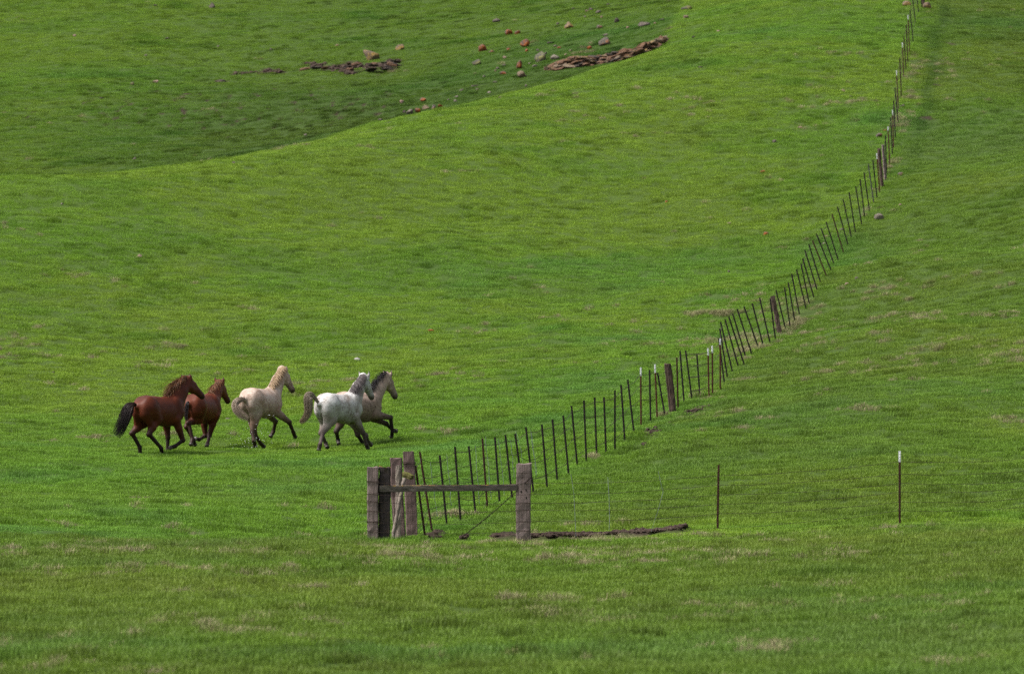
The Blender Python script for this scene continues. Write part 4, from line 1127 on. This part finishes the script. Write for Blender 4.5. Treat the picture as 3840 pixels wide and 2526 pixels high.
# ------------------------------------------------------------------ stones
def stone_mat(name, base, lich, lo, amount=1.0):
    s = NT(name); tc = s.mapping((1, 1, 1))
    c = s.ramp(s.noise(tc, 4.5, 6, 0.7), [(0.30, tuple(v * .45 for v in base)), (0.52, base), (0.75, tuple(min(v * 1.5, .6) for v in base))])
    if lich:
        m = s.n('ShaderNodeMapRange'); s.l(s.noise(tc, 2.8, 6, 0.75), m.inputs[0]); m.inputs[1].default_value = lo; m.inputs[2].default_value = lo + .12; m.inputs[4].default_value = amount
        c = s.mix(m.outputs[0], c, s.ramp(s.noise(tc, 9.0, 4), [(0.35, tuple(v * .55 for v in lich)), (0.65, lich)]))
    s.bump(s.noise(tc, 9.0, 6, 0.7), 0.9, 0.06)
    return s.done(c, 0.92, 0.15)
ROCKM = {
 'grey': stone_mat("grey_stone", (0.088, 0.074, 0.062), (0.14, 0.12, 0.08), .6),
 'dark': stone_mat("dark_stone", (0.055, 0.044, 0.038), None, .6),
 'orange': stone_mat("orange_lichen_stone", (0.10, 0.07, 0.06), (0.24, 0.075, 0.018), .44),
 'mixed': stone_mat("grey_and_orange_stone", (0.10, 0.086, 0.074), (0.24, 0.085, 0.022), .53),
 'tan': stone_mat("tan_stone", (0.15, 0.115, 0.08), (0.20, 0.11, 0.04), .55),
 'ochre': stone_mat("ochre_lichen_boulder", (0.14, 0.105, 0.08), (0.24, 0.16, 0.045), .46),
 'moss': stone_mat("yellow_green_lichen_stone", (0.09, 0.085, 0.07), (0.15, 0.145, 0.05), .48),
 'pale': stone_mat("pale_stone", (0.155, 0.135, 0.110), (0.15, 0.13, 0.10), .6),
 'pink': stone_mat("pinkish_stone", (0.22, 0.15, 0.125), None, .6),
 'white': stone_mat("white_stone", (0.30, 0.285, 0.27), (0.24, 0.17, 0.11), .62),
 'bank': stone_mat("brown_ledge_stone", (0.110, 0.066, 0.045), (0.17, 0.085, 0.036), .50),
}
def ico(sub):
    import bmesh
    bm = bmesh.new(); bmesh.ops.create_icosphere(bm, subdivisions=sub, radius=1.0)
    V = np.array([v.co[:] for v in bm.verts]); F = [tuple(v.index for v in f.verts) for f in bm.faces]; bm.free()
    return V, F
ICO = {k: ico(k) for k in (1, 2, 3)}
def rock_mesh(name, sx, sy, sz, seed, mat, sub=3, rough=.22, cuts=7, peak=0.0):
    r = np.random.default_rng(seed); V, F = ICO[sub]; V = V.copy()
    for _ in range(cuts):                                             # broken faces
        n = unit(r.normal(0, 1, 3)); d = r.uniform(.38, .78); k = V @ n - d
        V -= np.maximum(k, 0)[:, None] * n * .9
    ph = r.uniform(0, 50, 3)
    nz = vnoise(V[:, 0] * 1.3 + ph[0] + V[:, 2], V[:, 1] * 1.3 + ph[1] - V[:, 2] * .7, .8, 61) + .5 * vnoise(V[:, 0] + V[:, 1] + ph[2], V[:, 2] * 1.4 + ph[0], .35, 62)
    V *= (1 + rough * 1.6 * nz)[:, None]
    if peak: V[:, 2] += peak * np.maximum(0, 1 - np.hypot(V[:, 0] - .2, V[:, 1])) ; 
    V = V * [sx, sy, sz]
    m = bpy.data.meshes.new(name); m.from_pydata(V.tolist(), [], F); m.materials.append(mat)
    if sub == 3: m.shade_smooth()
    return m
def rock(u, v, w, h, kind, label, group=None, peak=0.0, seed=None):
    """u, v: middle of the stone in the photograph; w, h: its visible size there"""
    c = hit(u, v + h * .42)
    W_ = w / FPX * c[1] / 2; Hh = h / FPX * c[1]
    seed = seed if seed is not None else int(u * 7 + v)
    m = rock_mesh("rock", W_, W_ * .85, Hh * .68, seed, ROCKM[kind], 3 if w > 24 else 2, peak=peak)
    o = bpy.data.objects.new("rock", m); COL.objects.link(o)
    o.location = (c[0], c[1] + W_ * .4, c[2] + Hh * .30)
    o.rotation_euler = (0, 0, (seed % 17 - 8) * .04)
    tag(o, label, "rock", group); return o
for q in [
 (1390,206,66,46,'ochre',"large ochre lichened boulder perched on the bare earth bank",None,0.0,29),
 (1501,175,36,31,'ochre',"rounded boulder up the slope beyond the perched one"),
 (1585,374,31,18,'orange',"orange stone above the row of stones on the ridge lip"),
 (1536,421,40,22,'pale',"pale slab at the lower end of the row on the ridge lip"),
 (1567,416,26,18,'orange',"orange wedge leaning on the pale slab of the ridge lip"),
 (1598,405,30,16,'tan',"tan stone in the middle of the row on the ridge lip"),
 (1627,401,18,20,'mixed',"small upright orange and white stone on the ridge lip"),
 (1651,396,20,15,'orange',"top stone of the row on the ridge lip"),
 (1515,420,16,12,'dark',"dark stone just below the pale slab of the ridge lip"),
 (1507,381,22,15,'pink',"pinkish stone downhill from the orange stone in the gully"),
 (1860,78,30,15,'grey',"flat grey stone alone above the double orange rock"),
 (1912,121,34,22,'orange',"bigger half of the double orange rock"),
 (1942,121,24,16,'orange',"smaller half of the double orange rock"),
 (1809,181,34,26,'orange',"lowest big orange rock, beside a grey and orange one"),
 (1841,194,26,12,'mixed',"low grey and orange stone beside the lowest orange rock"),
 (1970,164,40,30,'orange',"domed orange rock with a small one beneath it"),
 (1976,187,15,16,'orange',"small orange stone under the domed orange rock"),
 (2024,215,45,38,'moss',"yellow lichened grey boulder at the lower end of the long outcrop"),
 (2082,216,38,22,'pale',"pale grey rock between the lichened boulder and the outcrop"),
 (1788,233,31,24,'moss',"round greenish boulder at the edge of the stone field"),
 (1893,215,22,13,'pink',"pinkish stone left of the pointed orange rock"),
 (1946,246,32,30,'orange',"pointed triangular orange rock",None,.7),
 (1960,279,43,27,'tan',"tan hump of rock below the pointed orange one"),
 (1888,274,29,15,'orange',"low dark orange rock below the grey pebbles"),
 (2135,96,45,26,'ochre',"brown lumpy rock with a dark shaded hollow"),
 (2217,34,20,14,'dark',"dark rock near the top of the far hill"),
 (2242,44,21,17,'grey',"grey rock next to the dark one near the top"),
 (2246,100,30,16,'mixed',"grey rock with an orange foot above the outcrop"),
 (2313,77,25,19,'dark',"dark grey rock above the upper half of the outcrop"),
 (2269,158,45,30,'mixed',"tall pointed grey and orange rock above the outcrop",None,.6),
 (2273,130,20,12,'grey',"grey cap of stone behind the tall pointed rock"),
 (2209,179,25,16,'orange',"reddish rock just above the outcrop"),
 (2068,159,36,10,'dark',"dark flat slab above the lichened boulder"),
 (2418,91,54,18,'grey',"long flat grey slab above the top of the outcrop"),
 (2481,74,23,11,'grey',"small grey stone uphill of the long flat slab"),
 (2576,31,44,18,'moss',"yellowish grey rocks at the top edge of the hill"),
 (2574,64,40,13,'tan',"tan yellow ledge stones below the top edge of the hill"),
 (2624,252,23,9,'dark',"dark flat stone alone on the smooth slope below the outcrop"),
 (792,22,28,21,'grey',"pointed grey stone highest on the far hillside"),
 (628,143,34,13,'grey',"long low grey stone on the empty far hillside"),
 (585,305,27,16,'pink',"brownish stone above the trodden gully grass"),
 (495,313,17,14,'moss',"greenish stone next to the brownish one above the gully"),
 (830,305,38,12,'dark',"dark slab at the lower end of the earth bank"),
 (503,595,20,12,'grey',"grey stone on the near edge of the gully"),
 (1339,1346,24,13,'white',"white stone in the grass above the white horse"),
 (1618,1239,32,9,'orange',"flat orange stone in the middle of the slope"),
 (850,1570,28,12,'grey',"grey stone between the chestnut and palomino horses"),
 (520,960,24,13,'pink',"pinkish stone on the open slope above the chestnuts"),
 (2869,878,28,16,'orange',"domed orange stone on the slope near the fence"),
 (2733,836,24,10,'pink',"low pinkish grey stone uphill of the domed orange stone"),
 (2860,643,25,9,'orange',"flat orange stone high on the smooth slope"),
 (2903,530,21,14,'grey',"grey stone high on the smooth slope"),
 (3162,340,24,10,'tan',"tan stone by the upper fence with a dark one below it"),
 (3190,361,20,8,'dark',"dark flat stone below the tan one by the upper fence"),
 (3302,812,46,26,'pale',"pale grey rock with an orange edge on the open side of the fence"),
 (3377,652,32,16,'mixed',"white and orange stone on the open side of the upper fence"),
 (3298,507,26,17,'mixed',"grey stone with an orange corner left of the upper fence posts"),
 (3404,12,38,28,'ochre',"tan boulder at the very top of the fence, on the meadow side"),
 (3481,22,38,27,'ochre',"orange boulder at the very top of the fence, on the open side"),
 (3478,-6,60,22,'ochre',"broad boulder behind the last wooden post at the top"),
 (3177,1064,22,9,'pink',"pink flat stone low on the open side of the fence"),
 (3212,1042,22,9,'grey',"grey stone just uphill of the pink flat one"),
 (3385,397,18,12,'grey',"round grey stone close to the upper fence"),
 (3001,477,24,9,'tan',"tan flat stone on the slope left of the upper fence"),
 (3318,488,18,8,'orange',"tiny orange stone beside the grey one with an orange corner"),
 (3375,768,18,8,'pink',"pink stone below the white and orange one"),
 ]:
    rock(*q)
TONE = dict(grey='grey', pale='pale grey', tan='tan', dark='dark', moss='greenish', orange='orange', pink='pinkish')
for u, v, w, k in [(817,175,15,'pale'),(1017,185,16,'grey'),(585,20,17,'grey'),(547,207,13,'pale'),(379,367,18,'grey'),(278,134,16,'pink'),(232,764,14,'pale'),(876,610,13,'grey'),(1147,506,15,'pale'),(1263,171,30,'tan')]:
    rock(u, v, w, 9, k, "tiny " + TONE[k] + " stone scattered on the far left hillside", "tiny stones on the far hillside")
for u, v, w, k in [(1890,244,15,'grey'),(1866,256,15,'grey'),(1858,265,13,'tan'),(1815,285,17,'grey'),(1988,238,19,'pale'),(2007,248,22,'pale'),(1780,321,27,'grey'),(1858,307,19,'grey'),(1834,346,17,'pale'),(1790,335,14,'moss'),
                   (1973,321,20,'grey'),(1713,362,19,'pale'),(1706,379,16,'pale'),(1731,338,18,'grey'),(2091,89,13,'grey'),(2200,42,17,'tan'),(2194,64,17,'grey'),(2257,64,13,'tan'),(2150,31,13,'dark'),(2280,16,17,'dark'),
                   (2097,178,19,'orange'),(2082,173,19,'moss'),(2353,104,17,'tan'),(2456,88,12,'tan'),(2694,116,15,'pink'),(2601,139,12,'dark'),(1906,184,19,'orange'),(1681,374,12,'grey'),(1428,448,21,'grey'),(2046,200,14,'grey'),(2120,205,12,'tan'),(2140,190,14,'moss'),(2016,188,12,'grey')]:
    rock(u, v, w, 9, k, "tiny " + TONE[k] + " stone strewn among the bigger rocks above the outcrop", "tiny stones of the stone field")
for u, v, w, k in [(1218,1340,15,'dark'),(2330,1313,14,'orange'),(2499,755,13,'orange'),(200,1395,12,'grey'),(2925,1241,14,'orange'),(2851,1286,16,'orange'),(3160,860,26,'grey'),(3100,884,20,'tan'),(3090,912,16,'pale'),(2733,1017,14,'grey'),(190,2185,16,'pink'),(490,2470,28,'dark'),(890,2208,20,'pale'),(3590,2012,16,'pale')]:
    rock(u, v, w, 9, k, "tiny " + TONE[k] + " stone lying alone in the pasture grass", "tiny stones in the pasture")

# ------------------------------------------------------------------ the long layered outcrop on the brow of the ridge
SP = [(2058,256,16),(2090,250,28),(2125,242,32),(2165,236,34),(2195,231,36),(2235,227,30),(2272,222,28),(2310,215,30),(2350,207,32),(2395,193,36),(2440,174,32),(2475,158,24),(2508,141,12)]
sp = np.array(SP, float)
oc = empty("rock_outcrop", Vector(hit(2280, 232)))
tag(oc, "long brown ledge of layered rock slanting up the brow of the ridge", "rock outcrop")
r_ = np.random.default_rng(21)
SLABS = [rock_mesh("slab", 1, .8, .5, 300 + k, ROCKM['bank'], 2, .3, 8) for k in range(8)]
SL_O = [rock_mesh("slab", 1, .8, .5, 320 + k, ROCKM['tan' if k % 2 else 'ochre'], 2, .3, 8) for k in range(4)]
SL_D = [rock_mesh("slab", 1, .8, .5, 340 + k, ROCKM['dark'], 2, .3, 8) for k in range(4)]
for k in range(190):
    q = r_.uniform(0, 1); u = 2056 + q * 452
    vc, th = np.interp(u, sp[:, 0], sp[:, 1]), np.interp(u, sp[:, 0], sp[:, 2])
    lay = r_.uniform(-.5, .5); v = vc + lay * th
    c = hit(u, vc + th * .55); p = pt(u, v, c[1] + (0.5 - lay) * .35 + .1)
    ln = r_.uniform(.16, .48) * (0.5 + th / 60); tk = r_.uniform(.07, .15)
    pick = r_.uniform(); pool = SL_D if (2165 < u < 2330 and pick < .45) else SL_O if pick > .72 else SLABS
    o = bpy.data.objects.new("slab", pool[r_.integers(0, len(pool))]); COL.objects.link(o); o.parent = oc
    slope = -(np.interp(u + 20, sp[:, 0], sp[:, 1]) - np.interp(u - 20, sp[:, 0], sp[:, 1])) / 40
    o.location = Vector(p) - Vector(oc.location); o.scale = (ln, ln * r_.uniform(.6, 1.1), tk * 2)
    o.rotation_euler = (r_.normal(0, .15), -math.atan(slope) + r_.normal(0, .12), r_.normal(0, .3))
# ledge stones in the earth bank under the perched boulder
bk = empty("rock_ledge", Vector(hit(1400, 262)))
tag(bk, "dark broken ledge of stones in the earth bank beneath the perched boulder", "rock ledge")
for k in range(26):
    u = r_.choice([r_.uniform(1290, 1500), r_.uniform(1380, 1480), r_.uniform(1140, 1340)]); top = np.interp(u, [1140,1290,1340,1420,1500], [258,240,232,226,228]); bot = np.interp(u, [1140,1240,1300,1420,1460,1500], [262,268,272,274,268,240])
    v = r_.uniform(top, bot); c = hit(u, bot + 3); p = pt(u, v, c[1] + (bot - v) / 60 * .8 + .15)
    o = bpy.data.objects.new("slab", (SL_D if r_.uniform() < .75 else SLABS)[r_.integers(0, 4)]); COL.objects.link(o); o.parent = bk  # mostly dark slabs: shadow round the boulder put into the stone colour
    ln = r_.uniform(.12, .36)
    o.location = Vector(p) - Vector(bk.location); o.scale = (ln * 1.2, ln * .9, r_.uniform(.08, .2)); o.rotation_euler = (r_.normal(0, .2), r_.normal(0, .15), r_.normal(0, .4))

# ------------------------------------------------------------------ clods of turned earth in the bare patches
CL = NT("dark_earth_clods"); pos_ = CL.n('ShaderNodeNewGeometry').outputs['Position']
CL = CL.done(CL.ramp(CL.noise(pos_, 5.0, 5, 0.7), [(0.3, (0.020, 0.013, 0.010)), (0.55, (0.050, 0.035, 0.028)), (0.78, (0.105, 0.08, 0.064))]), 0.95, 0.1)
V, F = [], []; v1, f1 = ICO[1]
r_ = np.random.default_rng(31); n_ok = 0
for p in SOIL[:30]:
    big = p.c[1] < 170
    for _ in range(int((75 if big else 34) * max(.3, min(2.2, p.rx)))):
        a = r_.uniform(0, 6.283); q = r_.uniform(0, 1) ** .6
        x, y = p.c[0] + math.cos(a) * q * p.rx, p.cy + math.sin(a) * q * p.ry * .8
        if float(soil(np.array([x]), np.array([y]))[0]) < .3: continue
        sz = r_.uniform(.015, .05) if big else r_.uniform(.04, .13)
        z = float(zf(np.array([x]), np.array([y]))[0]) + ((.05 if y < 124 else .0) if big else -.05) + sz * .3
        i = len(V); pts = v1 * (1 + r_.normal(0, .22, (len(v1), 1))) * sz * [1.2, 1.0, .75] + [x, y, z]
        V += pts.tolist(); F += [tuple(i + j for j in f) for f in f1]
for _ in range(1500):                                           # the strip along the low fence
    x = r_.uniform(STRIP[0, 0], STRIP[-1, 0]); y = np.interp(x, STRIP[:, 0], STRIP[:, 1]) + r_.uniform(-.6, .5)
    if float(soil(np.array([x]), np.array([y]))[0]) < .35: continue
    sz = r_.uniform(.015, .055); z = float(zf(np.array([x]), np.array([y]))[0]) + .085 + sz * .3
    i = len(V); pts = v1 * (1 + r_.normal(0, .22, (len(v1), 1))) * sz * [1.2, 1.0, .75] + [x, y, z]
    V += pts.tolist(); F += [tuple(i + j for j in f) for f in f1]
clods = mesh_obj("soil_clods", V, F, CL); tag(clods, "dark clods of bare earth turned up along the fences and the gully bank", kind='stuff')

# ------------------------------------------------------------------ water thrown up by the palomino's hind hooves
WD = NT("water_drop").done((0.75, 0.78, 0.80), 0.08, 0.6)
V, F = [], []
for k in range(110):
    if k < 75:
        u, v = C2[0] + r_.normal(400, 130) / C2[2], C2[1] + (1400 - abs(r_.normal(0, 120))) / C2[2] + r_.normal(0, 14)
    else:
        u, v = C2[0] + r_.uniform(380, 780) / C2[2], C2[1] + r_.uniform(880, 1330) / C2[2]
    d_ = 150.2 + r_.normal(0, .35)
    c = pt(u, v, d_); c[2] = max(c[2], float(zf(np.array([c[0]]), np.array([c[1]]))[0]) + .05)
    i = len(V); sz = r_.uniform(.003, .0085)
    V += (v1 * sz * [1, 1, r_.uniform(.8, 1.6)] + c).tolist(); F += [tuple(i + j for j in f) for f in f1]
sp_ = mesh_obj("water_splash", V, F, WD, smooth=True); tag(sp_, "bright drops of water splashing round the palomino's hind legs", kind='stuff')
